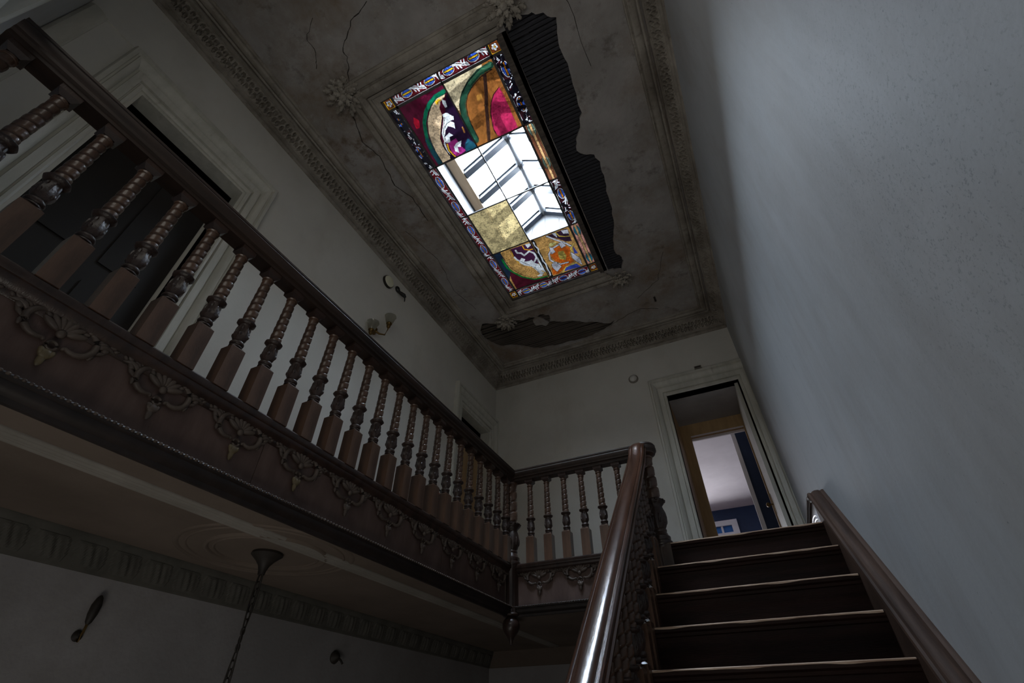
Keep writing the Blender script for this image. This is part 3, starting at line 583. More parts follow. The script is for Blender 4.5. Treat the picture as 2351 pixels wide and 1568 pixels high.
for k, (x, y, rr) in enumerate(((-.36,-2.60,.15),(1.16,-2.60,.15),(1.19,.47,.13),(-.36,.56,.13))):
    rosette(rr, 7+k % 2, k).build('corner_rosette', M['cornice'], frm, smooth=60, loc=(x, y, 3.19))

# ---------------------------------------------------------------- cornices on the four walls
cprof = [(0,2.955),(.012,2.955),(.018,2.968),(.018,2.985),(.006,2.988),(.006,2.998),(.034,3.002),(.034,3.018),(.038,3.020),(.008,3.040),(.070,3.150),(.106,3.130),(.116,3.128),(.116,3.140),(.106,3.142),(.106,3.172),(.122,3.172),(.128,3.21),(0,3.21)]
bprof = [(.138,3.21),(.138,3.178),(.150,3.170),(.162,3.176),(.164,3.192),(.172,3.192),(.174,3.172),(.190,3.164),(.212,3.164),(.226,3.174),(.228,3.190),(.236,3.190),(.238,3.182),(.250,3.184),(.255,3.21)]
def hfield(L_, p0, p1, fn, step=.006, nt=14):
    """relief strip: along 0..L_, across from p0=(d,z) to p1, raised along the strip's normal by fn(s, t)"""
    ns = int(L_/step); s_ = np.linspace(0, L_, ns+1); t_ = np.linspace(0, 1, nt+1); S, T = np.meshgrid(s_, t_, indexing='ij')
    H = fn(S, T); dx, dz = p1[0]-p0[0], p1[1]-p0[1]; l = math.hypot(dx, dz); nx, nz = dz/l, -dx/l
    D = p0[0]+T*dx+H*nx; Z = p0[1]+T*dz+H*nz
    idx = np.arange(S.size).reshape(S.shape); F = np.stack([idx[:-1,:-1].ravel(), idx[1:,:-1].ravel(), idx[1:,1:].ravel(), idx[:-1,1:].ravel()], 1)
    return S.ravel(), D.ravel(), Z.ravel(), F.tolist()
def leaf_band(S, T):
    p = .085; u = (S/p) % 1.0
    h = .010*np.abs(np.sin(PI*u*2))*np.sin(PI*T)+.007*np.abs(np.cos(PI*(u-T)*3))
    for (cu, ct, ru, rt) in ((.25,.30,.17,.17),(.5,.66,.16,.17),(.78,.30,.15,.16),(.02,.72,.13,.15)):
        du = np.minimum(np.abs(u-cu), 1-np.abs(u-cu)); h = np.where((du/ru)**2+((T-ct)/rt)**2 < 1, -.030, h)
    return np.where((T < .04) | (T > .96), .0, h)
def side_map(side):
    if side == 'left': return (YB-YF, lambda s, d, z: (XL+d, YF+s, z), lambda d: (YF+d, YB-d))
    if side == 'right': return (YB-YF, lambda s, d, z: (XR-d, YF+s, z), lambda d: (YF+d, YB-d))
    if side == 'back': return (XR-XL, lambda s, d, z: (XL+s, YB-d, z), lambda d: (XL+d, XR-d))
    return (XR-XL, lambda s, d, z: (XL+s, YF+d, z), lambda d: (XL+d, XR-d))
for k, side in enumerate(('left', 'back', 'right', 'front')):
    L_, f, _ = side_map(side); b = MB()
    b.prism(cprof, lambda d, z: f(d, d, z), lambda d, z: f(L_-d, d, z)); b.prism(bprof, lambda d, z: f(d, d, z), lambda d, z: f(L_-d, d, z))
    o = struct(b.build('trim_%d' % (k+2), M['cornice'], smooth=30), 'dirty moulded plaster cornice with a pierced leaf band, %s wall' % side)
    S, D, Z, F = hfield(L_-.1, (.034,3.022), (.108,3.132), leaf_band, .007)
    o2 = MB(); o2.v = [f(s+.05, d+.004, z) for s, d, z in zip(S, D, Z)]; o2.f = [tuple(q) for q in F]; o2.m = [0]*len(F)
    me = o2.mesh('leaf_ornament_band', M['cornice']); link('leaf_ornament_band', me, o, kind='stuff')
# ---------------------------------------------------------------- gallery fascia (two runs meeting at the corner newel)
def scroll_mesh(m):
    b = MB()
    for k in range(7):                                    # fan shell
        t = R(-66+22*k); dx, dz = math.sin(t), math.cos(t)
        b.ell((.040*dx, .010, -.103+.040*dz), ((.011*dz, 0, -.011*dx), (0,.011,0), (.030*dx, 0, .030*dz)), 8, 6)
    for k in range(6):
        t = R(-55+22*k); dx, dz = math.sin(t), math.cos(t); b.ell((.066*dx, .009, -.100+.060*dz), ((.009*dz, 0, -.009*dx), (0,.008,0), (.012*dx, 0, .012*dz)), 6, 5)
    b.ell((0,.012,-.105), ((.014,0,0),(0,.010,0),(0,0,.014)), 8, 6)
    for s in (-1, 1):
        arc = [(s*(.052+.044*math.cos(R(a))), .010, -.098+.046*math.sin(R(a))) for a in range(100, -121, -20)]
        b.tube(arc, [.006+.005*math.sin(PI*i/(len(arc)-1)) for i in range(len(arc))], 7)
        b.ell((s*.060,.012,-.052), ((.012,0,0),(0,.009,0),(0,0,.010)), 8, 5)
        b.tube([(s*.094,.006,-.088),(s*.112,.009,-.074),(s*.128,.007,-.070),(s*.150,.004,-.076)], [.006,.010,.009,.003], 6)
        for (px, pz, a_, c_) in ((.108,-.066,.016,.009),(.122,-.084,.012,.010),(.136,-.060,.015,.008),(.150,-.066,.010,.007),(.098,-.126,.008,.012),(.030,-.140,.010,.007)):
            b.ell((s*px,.008,pz), ((a_,0,s*.004),(0,.008,0),(0,0,c_)), 7, 5)
        b.tube([(s*.100,.006,-.108),(s*.116,.009,-.100),(s*.126,.006,-.088)], [.004,.008,.003], 6)
        b.tube([(s*.085,.006,-.066),(s*.105,.008,-.056),(s*.135,.006,-.052),(s*.158,.003,-.060)], [.005,.007,.006,.002], 6)
    ring = [(.014*math.cos(t), .010, -.150+.014*math.sin(t)) for t in np.linspace(0, 2*PI, 13)]
    b.tube(ring, .0058, 6)
    return b.mesh('carved_scroll', m, smooth=60)
def pendant_mesh(m):
    b = MB(); b.ell((0,.010,-.180), ((.019,0,0),(0,.010,0),(0,0,.018)), 8, 6); b.ell((0,.009,-.198), ((.011,0,0),(0,.008,0),(0,0,.026)), 8, 6)
    for s in (-1, 1): b.ell((s*.013,.011,-.176), ((.010,0,s*.004),(0,.008,0),(0,0,.013)), 7, 5)
    return b.mesh('pendant_leaf', m, smooth=60)
scr, pen, pen_g, scr_g = scroll_mesh(M['carved_fascia']), pendant_mesh(M['carved_fascia']), pendant_mesh(M['gilt']), None
nose = [(0,-.004),(0,-.018),(-.006,-.028),(-.012,-.030),(-.014,-.040),(-.024,-.056),(-.034,-.062),(-.036,-.072),(-.044,-.080),(-.052,-.080),(-.052,.001),(-.006,.003)]
lowm = [(-.052,-.282),(-.004,-.286),(.0,-.292),(-.003,-.300),(-.010,-.304),(-.010,-.318),(-.018,-.330),(-.030,-.338),(-.034,-.352),(-.052,-.352)]
def run(t, tomap, L_, ends, n_orn, first, pitch, gilt=None):
    b = MB(); b.prism(nose, lambda d, z: tomap(ends[0](d), d, z), lambda d, z: tomap(ends[1](d), d, z)); b.build('nosing_moulding', M['wood'], t, smooth=35)
    b = MB(); b.prism(lowm, lambda d, z: tomap(ends[0](d), d, z), lambda d, z: tomap(ends[1](d), d, z)); b.build('base_moulding', M['dark_mould'], t, smooth=35)
    js = [0, .93, 2.35, L_] if L_ > 2.5 else [0, L_]
    for a, c in zip(js, js[1:]):
        b = MB(); g = .0015
        A, Cc = (ends[0](-.05) if a == 0 else a+g), (ends[1](-.05) if c == L_ else c-g)
        b.prism([(-.046,-.07),(-.046,-.284),(-.06,-.284),(-.06,-.07)], lambda d, z: tomap(A, d, z), lambda d, z: tomap(Cc, d, z)); b.build('fascia_board', M['fascia'], t)
    b = MB(); s = .01
    while s < L_:
        p = tomap(s, .001, -.2915); b.ell(p, ((.0075,0,0),(0,.0075,0),(0,0,.005)), 6, 4); s += .019
    b.build('bead_row', M['carved_fascia'], t, kind='stuff', smooth=60)
    for k in range(n_orn):
        s = first+k*pitch; p = tomap(s, -.044, 0); q = tomap(s+1, -.044, 0); rz = math.atan2(q[1]-p[1], q[0]-p[0])
        sgn = tomap(s, 1, 0); out = Vector((sgn[0]-p[0], sgn[1]-p[1])); loc_y = Vector((-math.sin(rz), math.cos(rz)))
        if out.dot(loc_y) < 0: rz += PI
        o = link('carved_scroll', scr, t, p, (0,0,rz)); link('pendant_leaf', pen_g if gilt is not None and k in gilt else pen, o, (0,0,0))
        if gilt is not None and k in gilt: o.children[0]['label'] = 'yellowed pendant leaf'
t = thing('gallery_fascia', 'long dark wooden gallery fascia with carved scrolls, left side of stairwell', 'fascia')
run(t, lambda s, d, z: (d, -s, z), -YF, (lambda d: -d+.0, lambda d: -YF), 11, .17, .33, {9, 7, 6})
t = thing('gallery_fascia', 'short dark wooden gallery fascia facing the stairwell, below the back balustrade', 'fascia')
run(t, lambda s, d, z: (s, -d, z), 1.03, (lambda d: d, lambda d: 1.03), 3, .20, .32)

# ---------------------------------------------------------------- turned members
def twist(r0, r1, z0, z1, pitch, nth=18, starts=1, depth=.22, per=18):
    nz = int((z1-z0)/pitch*per); V = []; F = []
    for k in range(nz+1):
        z = z0+(z1-z0)*k/nz; rr = r0+(r1-r0)*k/nz
        for j in range(nth):
            t_ = 2*PI*j/nth; fr = (z/pitch - starts*t_/(2*PI)) % 1.0
            d_ = min(fr, 1-fr); h = 1-depth*math.exp(-(d_/.085)**2)-.05*(1-fr)*(fr < .5)-.035*abs(fr-.55)
            V.append((rr*h*math.cos(t_), rr*h*math.sin(t_), z))
    for k in range(nz):
        for j in range(nth): F.append((k*nth+j, k*nth+(j+1) % nth, (k+1)*nth+(j+1) % nth, (k+1)*nth+j))
    return V, F
def sq_block(b, w, z0, z1, ch_top=0, ch_bot=0, cut=.6):
    h = w/2; P = []
    if ch_bot: P.append((h*cut, z0)); P.append((h, z0+ch_bot))
    else: P.append((h, z0))
    if ch_top: P.append((h, z1-ch_top)); P.append((h*cut, z1))
    else: P.append((h, z1))
    V = []; F = []
    for r, z in P: V += [(-r,-r,z),(r,-r,z),(r,r,z),(-r,r,z)]
    for k in range(len(P)-1):
        for j in range(4): F.append((k*4+j, k*4+(j+1) % 4, (k+1)*4+(j+1) % 4, (k+1)*4+j))
    F += [(3,2,1,0), tuple(range((len(P)-1)*4, len(P)*4))]
    return b.add(V, F)
b = MB(); sq_block(b, .066, 0, .205, ch_top=.014); base_me = b.mesh('baluster', M['baluster'])
def vase_mod(t_, z): return 1+.10*math.cos(8*t_)*math.sin(min(1, max(0, (z-.24)/.095))*PI)
b = MB(); b.lathe([(.020,.203),(.027,.205),(.027,.210),(.020,.214),(.027,.219),(.029,.226),(.026,.233),(.019,.238),(.023,.244),(.0285,.256),(.030,.270),(.0285,.290),(.024,.308),(.022,.322),(.024,.330)], 24, mod=vase_mod)
b.lathe([(.022,.326),(.031,.332),(.036,.338),(.036,.342),(.029,.347),(.02,.348)], 24, mod=lambda t_, z: 1+.09*abs(math.cos(4*t_)))
for k in range(4):
    t_ = PI/4+k*PI/2; b.ell((.027*math.cos(t_), .027*math.sin(t_), .268), ((.008,0,0),(0,.008,0),(0,0,.012)), 7, 5); b.ell((.024*math.cos(t_), .024*math.sin(t_), .300), ((.006,0,0),(0,.006,0),(0,0,.020)), 6, 6); b.ell((.026*math.cos(t_+PI/4), .026*math.sin(t_+PI/4), .285), ((.006,0,0),(0,.006,0),(0,0,.026)), 6, 6)
vase_me = b.mesh('carved_vase', M['carved'], smooth=50)
b = MB(); b.add(*twist(.0270, .0218, .345, .615, .0415)); b.lathe([(.018,.610),(.025,.614),(.026,.622),(.020,.628),(.019,.640)], 16)
shaft_me = b.mesh('twisted_shaft', M['baluster'], smooth=50)
b = MB(); sq_block(b, .068, .630, .69, ch_bot=.017, cut=.55); cap_me = b.mesh('cap_block', M['wood'])
proto = link('baluster', base_me, None)
for nm, me in (('carved_vase', vase_me), ('twisted_shaft', shaft_me), ('cap_block', cap_me)): link(nm, me, proto)
used = []
def baluster(parent, x, y, z, sz=1.0):
    if not used: o = proto; used.append(1); o.parent = parent
    else: o = copy_tree(proto, parent)
    o.location = (x, y, z); o.scale = (1, 1, sz); return o
RP = [(-.038,-.112),(-.038,-.092),(-.050,-.088),(-.052,-.076),(-.058,-.070),(-.066,-.058),(-.067,-.048),(-.061,-.040),(-.054,-.038),(-.053,-.034),(-.058,-.029),(-.059,-.020),(-.053,-.013),(-.045,-.011),(-.043,-.014),(-.040,-.014),(-.037,-.008),(-.027,-.003),(-.014,-.0005),(0,0)]
RP = RP+[(-x, z) for x, z in RP[-2::-1]]
HRZ = .782
def rail_straight(name, parent, f, s0, s1, m):
    b = MB(); b.prism(RP, lambda d, z: f(s0(d), d, z), lambda d, z: f(s1(d), d, z)); return b.build(name, m, parent, smooth=35)
# newel: drop pendant, reeded post, carved vase, barley twist
def newel(parent, x, y, drop=True):
    b = MB()
    b.lathe([(.02,-.525),(.006,-.52),(.012,-.50),(.03,-.47),(.050,-.445),(.062,-.42),(.064,-.395),(.055,-.370),(.040,-.356),(.036,-.350),(.060,-.345),(.066,-.335),(.060,-.325),(.045,-.320)][1:], 28)
    pd = b.mesh('drop_finial', M['wood'], smooth=45)
    b = MB(); b.lathe([(.052,-.325),(.052,-.03),(.064,-.015),(.064,-.002)], 32, mod=lambda t_, z: 1+.06*abs(math.sin(8*t_)))
    post = b.mesh('newel_post', M['wood'], smooth=40)
    o = link('newel_post', post, parent, (x, y, 0)); link('drop_finial', pd, o)
    b = MB(); b.lathe([(.070,-.004),(.076,.008),(.074,.022),(.062,.030),(.066,.042),(.066,.056),(.056,.064),(.052,.078),(.046,.09),(.050,.098),(.050,.106),(.044,.112)], 28); link('turned_base', b.mesh('turned_base', M['wood'], smooth=45), o)
    b = MB(); b.lathe([(.042,.110),(.052,.13),(.062,.16),(.066,.19),(.062,.225),(.052,.255),(.048,.27),(.060,.29),(.074,.305),(.076,.315),(.060,.325),(.045,.33)], 32, mod=lambda t_, z: 1+.05*math.cos(8*t_)*(1 if z < .28 else 1.5))
    for k in range(8):
        t_ = PI/8+k*PI/4; b.ell((.058*math.cos(t_), .058*math.sin(t_), .18), ((.011,0,0),(0,.011,0),(0,0,.035)), 7, 6); b.ell((.070*math.cos(t_), .070*math.sin(t_), .312), ((.012,0,0),(0,.012,0),(0,0,.009)), 7, 5)
    link('carved_vase', b.mesh('carved_vase', M['carved'], smooth=50), o)
    b = MB(); b.add(*twist(.055, .048, .328, .655, .085, 32, 1, .16, 22)); b.lathe([(.040,.65),(.052,.655),(.054,.668),(.046,.676),(.044,.694)], 24)
    link('twisted_shaft', b.mesh('twisted_shaft', M['baluster'], smooth=50), o)
    b = MB(); b.lathe([(.030,.672),(.060,.680),(.075,.69),(.075,.70),(.05,.704)], 24); link('cap_ring', b.mesh('cap_ring', M['wood'], smooth=45), o)
    return o
LB = thing('gallery_balustrade', 'long dark balustrade of barley twist balusters on the left gallery', 'balustrade')
xc = -.030
rail_straight('handrail', LB, lambda s, d, z: (xc+d, s, HRZ+z), lambda d: -xc*-1+d*-1 if False else .030-d, lambda d: -3.765, M['rail_dark'])
k = 0
while -.075-.1515*k > YF+.1:
    baluster(LB, xc, -.075-.1515*k, 0.0); k += 1
newel(LB, xc, .030)
BB = thing('gallery_balustrade', 'short dark balustrade at the back between corner newel and stair head', 'balustrade')
rail_straight('handrail', BB, lambda s, d, z: (s, .030-d, HRZ+z), lambda d: xc+d, lambda d: 1.10, M['rail_dark'])
for k in range(6): baluster(BB, .145+.1515*k, .034, 0.0)

# ---------------------------------------------------------------- staircase
G, RI, XS0, XS1, Y0 = .2223, .20, 1.045, 2.1425, -.0181
ST = thing('staircase', 'dark wooden staircase climbing to the gallery along the blue grey wall', 'staircase', (0,0,0))
for i in range(0, 13):
    y, z = Y0-i*G, -i*RI
    yb = y+G+.02 if i else y+.12
    b = MB(); b.prism([(y,z-.006),(y+.004,z-.001),(y+.012,z),(yb,z),(yb,z-.030),(y+.014,z-.030),(y+.003,z-.022)], lambda a, c_: (XS0, a, c_), lambda a, c_: (XS1, a, c_))
    tr = b.build('tread', M['stair'], ST, smooth=30)
    b = MB()   # worn front edge, width wanders
    n = 40; xs = np.linspace(XS0+.02, XS1-.005, n+1); hh = .0045+.0030*np.array([math.sin(1.7*q+i*2)+.6*math.sin(4.1*q+i) for q in np.linspace(0, 9, n+1)])*.8
    V = []
    for x_, h_ in zip(xs, hh): V += [(x_, y-.0012, z-.004-max(.003, h_)), (x_, y-.0012, z-.004), (x_, y+.0045, z+.0004), (x_, y+.0045+.008, z+.001)]
    F = [(k*4+j, k*4+j+1, k*4+j+5, k*4+j+4) for k in range(n) for j in range(3)]
    b.add(V, F); b.build('worn_edge', M['worn'], tr)
    b = MB(); b.box(XS0+.035, XS1, y+.026, y+.045, z-RI+.0 if i < 12 else -2.6, z-.030); b.prism([(y+.026,z-.030),(y+.012,z-.030),(y+.018,z-.042),(y+.026,z-.046)], lambda a, c_: (XS0+.03, a, c_), lambda a, c_: (XS1, a, c_))
    b.build('riser', M['stair'], ST)
    # carved bracket on the open end of each step
    b = MB()
    for (dy, dz, r_) in ((.05,-.06,.028),(.10,-.075,.022),(.15,-.065,.026),(.19,-.09,.018)):
        b.ell((XS0-.004, y+dy, z+dz), ((.014,0,0),(0,r_,0),(0,0,r_)), 7, 6)
    b.tube([(XS0-.002, y+.03, z-.045),(XS0-.004, y+.09, z-.05),(XS0-.002, y+.15, z-.04),(XS0-.004, y+.21, z-.06)], .011, 6)
    b.build('carved_bracket', M['carved'], ST, smooth=60)
# outer carved string, below the open side
b = MB(); zz = lambda y: .9*(y-Y0)
pts = [(-2.86, zz(-2.86)-.25), (-.0, -.25), (-.0,-.05)]
for i in range(0, 13):
    y, z = Y0-i*G+.026, -i*RI-.03; pts += [(y, z), (y, z-RI)]
b.prism(pts, lambda a, c_: (XS0-.018, a, c_), lambda a, c_: (XS0+.035, a, c_)); b.build('outer_string', M['wood'], ST)
b = MB(); y0_, y1_ = -2.9, -.02
b.prism([(XS0-.03,-.25),(XS0-.005,-.22),(XS0+.01,-.25),(XS0,-.30),(XS0-.03,-.30)], lambda a, c_: (a, y0_, zz(y0_)+c_), lambda a, c_: (a, y1_, zz(y1_)+c_)); b.build('string_moulding', M['wood'], ST)
b = MB(); b.prism([(XS0,-.30),(XS1,-.30),(XS1,-.26),(XS0,-.26)], lambda a, c_: (a, y0_, zz(y0_)+c_), lambda a, c_: (a, y1_, zz(y1_)+c_)); b.build('soffit', M['ceil_low'], ST)
# wall string with moulded capping that swans over at the stair head
path = [(-2.95, zz(-2.95)+.165)]
for y in (-2.2, -1.4, -.7, -.2, .02): path.append((y, zz(y)+.165))
path += [(.04,.190),(.07,.202),(.11,.207)]
fr = []
for i, (y, z) in enumerate(path):
    a = path[max(i-1, 0)]; c_ = path[min(i+1, len(path)-1)]; tv = Vector((0, c_[0]-a[0], c_[1]-a[1])).normalized(); nv = Vector((0, -tv.z, tv.y))
    fr.append(((XS1, y, z), (1,0,0), nv))
cap = [(-.004,-.045),(-.008,-.036),(-.004,-.030),(-.016,-.026),(-.020,-.014),(-.016,-.004),(-.006,.000),(.006,-.004),(.014,.004),(.030,.010),(.050,.010),(.060,.004),(.072,.010),(.080,.010),(.080,-.045)]
b = MB(); b.sweep(cap, fr); b.build('string_capping', M['string'], ST, smooth=35)
pp = [(-2.95, zz(-2.95)-.4)]+[(p[0], p[1]-.03) for p in path[:6]]+[(.06,.16),(.06,-.05),(-.02,-.3)]
b = MB(); b.prism(pp, lambda a, c_: (XS1, a, c_), lambda a, c_: (XR-.002, a, c_)); b.build('wall_string', M['string'], ST)
bb = struct(link('baseboard_right', None), 'white skirting with a brown cap on the landing by the right wall')
b = MB(); b.box(XS1+.010, XR-.001, .062, 1.62, 0, .190); b.build('skirting_board', M['skirt'], bb)
cap2 = [(p_, q_*.45-.0 if q_ < 0 else q_) for p_, q_ in cap]
b = MB(); b.sweep(cap2, [((XS1, .112, .207), (1,0,0), (0,0,1)), ((XS1, 1.58, .208), (1,0,0), (0,0,1))]); b.build('skirting_cap', M['string'], bb, smooth=35)
b = MB()
for r_ in (.150, .120): b.tube([(XS1+.008, .075+.42*t_, r_*min(1, math.sqrt(max(0, 1-(1-t_)**2))+.02)) for t_ in np.linspace(0, 1, 10)]+[(XS1+.008, 1.56, r_)], .007, 6)
b.build('skirting_bead', M['skirt'], bb, smooth=50)

# stair balustrade
SB = thing('stair_balustrade', 'dark twisted balusters and polished mahogany handrail beside the stairs', 'balustrade')
XB = 1.098
for i in range(1, 12):
    for dy, sz in ((.055, .985), (.166, 1.13)): baluster(SB, XB, Y0-i*G+dy, -i*RI, sz)
top = [(-2.7, .9*-2.7+.735)]
for y in (-2.2,-1.6,-1.0,-.6,-.35,-.22): top.append((y, .9*y+.735))
top += [(-.165,.600),(-.125,.652),(-.098,.705),(-.072,.748),(-.035,.775),(.005,.788),(.05,.79)]
fr = []
for i, (y, z) in enumerate(top):
    a = top[max(i-1, 0)]; c_ = top[min(i+1, len(top)-1)]; tv = Vector((0, c_[0]-a[0], c_[1]-a[1])).normalized(); nv = Vector((0, -tv.z, tv.y))
    dx = .022*max(0, (y+.22)/.27) if y > -.22 else 0
    fr.append(((XB-.006+dx, y, z), (1.02,0,0), nv))
b = MB(); b.sweep(RP, fr); b.build('handrail', M['rail'], SB, smooth=35, label='polished reddish handrail with a swan neck at the top')
b = MB(); b.lathe([(.03,.685),(.060,.690),(.078,.697),(.084,.712),(.092,.722),(.092,.742),(.086,.750),(.09,.762),(.082,.777),(.05,.786),(.01,.788)], 32, (1.142,.052,0)); b.build('newel_cap', M['rail_dark'], SB, smooth=35)
nw = newel(SB, 1.142, .040)
b = MB(); b.box(1.08, 1.205, -.02, .10, -.42, -.004); b.build('newel_block', M['wood'], SB)
# ---------------------------------------------------------------- doorways
CP = [(0,0),(0,.012),(.010,.020),(.024,.020),(.026,.006),(.034,.006),(.036,.026),(.060,.028),(.078,.030),(.080,.010),(.092,.010),(.096,.026),(.112,.046),(.132,.056),(.136,.044),(.146,.044),(.150,.060),(.172,.058),(.180,.044),(.184,.012),(.184,0)]
def casing(parent, f, a0, a1, zt, lo, w_=1.0, name='casing'):
    """f(u, z, d): u along the wall, z height, d out of the wall; opening a0..a1 up to zt"""
    P = [(p*w_, q) for p, q in CP]
    b = MB(); b.prism(P, lambda p, q: f(a0-p, lo, q), lambda p, q: f(a0-p, zt+p*1.37, q)); b.build(name, M['casing'], parent, smooth=30)
    b = MB(); b.prism(P, lambda p, q: f(a1+p, lo, q), lambda p, q: f(a1+p, zt+p*1.37, q)); b.build(name, M['casing'], parent, smooth=30)
    b = MB(); b.prism(P, lambda p, q: f(a0-p, zt+p*1.37, q), lambda p, q: f(a1+p, zt+p*1.37, q)); b.build(name, M['casing'], parent, smooth=30)
fl = lambda u, z, d: (XL+d, u, z); fb = lambda u, z, d: (u, YB-d, z)
def room_box(name, x0, x1, y0, y1, z0, z1, m, skip=()):
    b = MB(); t_ = .05
    if 'x0' not in skip: b.box(x0-t_, x0, y0, y1, z0, z1)
    if 'x1' not in skip: b.box(x1, x1+t_, y0, y1, z0, z1)
    if 'y0' not in skip: b.box(x0, x1, y0-t_, y0, z0, z1)
    if 'y1' not in skip: b.box(x0, x1, y1, y1+t_, z0, z1)
    b.box(x0, x1, y0, y1, z1, z1+t_); b.box(x0, x1, y0, y1, z0-t_, z0)
    return struct(b.build(name, m))
# door 1: tall opening in the left wall, near end, door ajar in the dark
d1 = struct(link('door_1', None), 'tall doorway in the left wall behind the nearest balusters')
casing(d1, fl, DN[0], DN[1], DN[3], -.004)
b = MB(); b.box(XL-.12, XL, DN[0]-.0, DN[0]+.02, 0, DN[3]); b.box(XL-.12, XL, DN[1]-.02, DN[1], 0, DN[3]); b.box(XL-.12, XL, DN[0]+.02, DN[1]-.02, DN[3]-.02, DN[3]); b.build('door_lining', M['casing'], d1)
b = MB(); b.box(XL-.16, XL-.12, DN[0]+.02, DN[1]-.075, .01, 2.06)
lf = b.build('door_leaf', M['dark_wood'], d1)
for z0, z1 in ((.2,.85),(1.0,1.9)):
    for y0, y1 in ((DN[0]+.12, DN[0]+.36), (DN[0]+.44, DN[0]+.66)): b = MB(); b.box(XL-.122, XL-.112, y0, y1, z0, z1); b.build('door_panel', M['dark_wood'], lf)
b = MB(); b.box(XL-.165, XL-.125, -2.672, -2.63, 0, 1.98); b.build('door_edge', M['casing'], d1, label='pale painted door edge')
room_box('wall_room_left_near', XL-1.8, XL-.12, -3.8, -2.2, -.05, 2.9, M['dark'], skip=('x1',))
# pilaster strip and rail near the gallery end
b = MB(); b.prism([(-3.865,0),(-3.865,.018),(-3.85,.03),(-3.82,.034),(-3.79,.028),(-3.775,.018),(-3.765,.018),(-3.765,0)], lambda u, q: fl(u, -.004, q), lambda u, q: fl(u, 2.42, q)); struct(b.build('trim_6', M['casing'], smooth=30), 'painted vertical moulding at the end of the left wall')
b = MB(); b.prism([(-3.80,2.42),(-3.80,2.445),(-3.55,2.445),(-3.55,2.42)], lambda u, z: fl(u, z, 0), lambda u, z: fl(u, z, .012)); struct(b.build('trim_7', M['wall']))
# door 2: far left doorway by the corner
d2 = struct(link('door_2', None), 'narrow doorway in the left wall next to the far corner')
casing(d2, fl, DL[0], DL[1], DL[3], -.004)
b = MB(); b.box(XL-.12, XL, DL[0], DL[0]+.02, 0, DL[3]); b.box(XL-.12, XL, DL[1]-.02, DL[1], 0, DL[3]); b.box(XL-.12, XL, DL[0]+.02, DL[1]-.02, DL[3]-.02, DL[3]); b.build('door_lining', M['casing'], d2)
b = MB(); b.box(XL-.16, XL-.12, DL[0]+.02, DL[1]-.02, .01, 1.98); lf = b.build('door_leaf', M['brown_door'], d2)
for z0, z1 in ((.2,.85),(1.0,1.82)):
    for y0, y1 in ((DL[0]+.12, DL[0]+.33), (DL[0]+.42, DL[0]+.62)): b = MB(); b.box(XL-.122, XL-.112, y0, y1, z0, z1); b.build('door_panel', M['brown_door'], lf)
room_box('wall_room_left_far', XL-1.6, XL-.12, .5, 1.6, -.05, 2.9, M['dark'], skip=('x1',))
# door 3: doorway at the stair head, deep lobby, inner frame and the room beyond
d3 = struct(link('door_3', None), 'open doorway at the stair head with white casing and brown inner frame')
casing(d3, fb, DB[0], DB[1], DB[3], -.004)
YI = 2.45
b = MB(); b.box(DB[0]-.05, DB[0], YB+.12, YI, 0, 2.2); b.box(DB[0]-.005, DB[0], YB, YB+.12, 0, DB[3]); b.build('lobby_lining', M['brown_door'], d3)
b = MB(); b.box(DB[1]+.0, DB[1]+.05, YB, YI, 0, 2.2); b.build('lobby_lining', M['brown_door'], d3)
b = MB(); b.box(DB[0]-.05, DB[1]+.05, YB+.0, YI+.05, DB[3], DB[3]+.04); b.build('lobby_soffit', M['wall_low'], d3)
b = MB(); b.box(DB[0]-.06, 1.415, YI, YI+.05, 0, 2.2); b.box(1.415, 2.2, YI, YI+.05, 1.99, 2.2); b.box(2.06, 2.2, YI, YI+.05, 0, 1.99); b.build('inner_frame', M['brown_door'], d3, label='brown wooden inner door frame')
b = MB(); b.box(1.415, 2.06, YI+.05, YI+.075, 1.962, 1.99); b.box(1.415, 2.06, YI-.012, YI, 1.985, 2.002); b.build('head_stop', M['room_ceil'], d3)
b = MB(); b.box(2.075, 2.112, YB+.05, YI-.02, .012, 2.168); lf = b.build('door_leaf', M['casing'], d3, label='pale painted door leaf standing open along the right of the lobby')
b = MB(); b.box(2.070, 2.075, YI-.10, YI-.05, .86, 1.08); b.tube([(2.07, YI-.075, .97), (2.03, YI-.075, .97)], .008, 8); b.ell((2.02, YI-.075, .97), ((.022,0,0),(0,.026,0),(0,0,.026)), 12, 8); b.build('door_knob', M['brass'], lf, smooth=40)
b = MB(); b.box(DB[0]-.05, DB[1]+.10, YB, YI+.06, -.06, -.005); struct(b.build('floor_lobby', M['floor']))
# room beyond
YR1, ZR1 = 7.4, 2.74
b = MB(); b.box(-.6, 2.6, YI+.05, YR1, ZR1, ZR1+.05); struct(b.build('ceiling_bedroom', M['room_ceil']), 'pale pinkish ceiling of the room beyond the doorway')
b = MB(); b.box(-.6, 2.6, YI+.05, YR1, -.06, -.01); struct(b.build('floor_bedroom', M['floor']))
ZW, XW = 2.40, 1.52
b = MB(); wall_boxes(b, 'y', YR1, YR1+.1, -.6, 2.6, -.05, ZR1+.05, [(.1, XW, .8, ZW)]); struct(b.build('wall_bedroom_back', M['navy']), 'deep blue far wall of the room beyond')
b = MB(); b.box(2.55, 2.6, YI+.05, YR1, -.05, ZR1); struct(b.build('wall_bedroom_right', M['navy']), 'navy side wall of the room beyond')
b = MB(); b.box(-.65, -.6, YI+.05, YR1, -.05, ZR1); struct(b.build('wall_bedroom_left', M['room_ceil']))
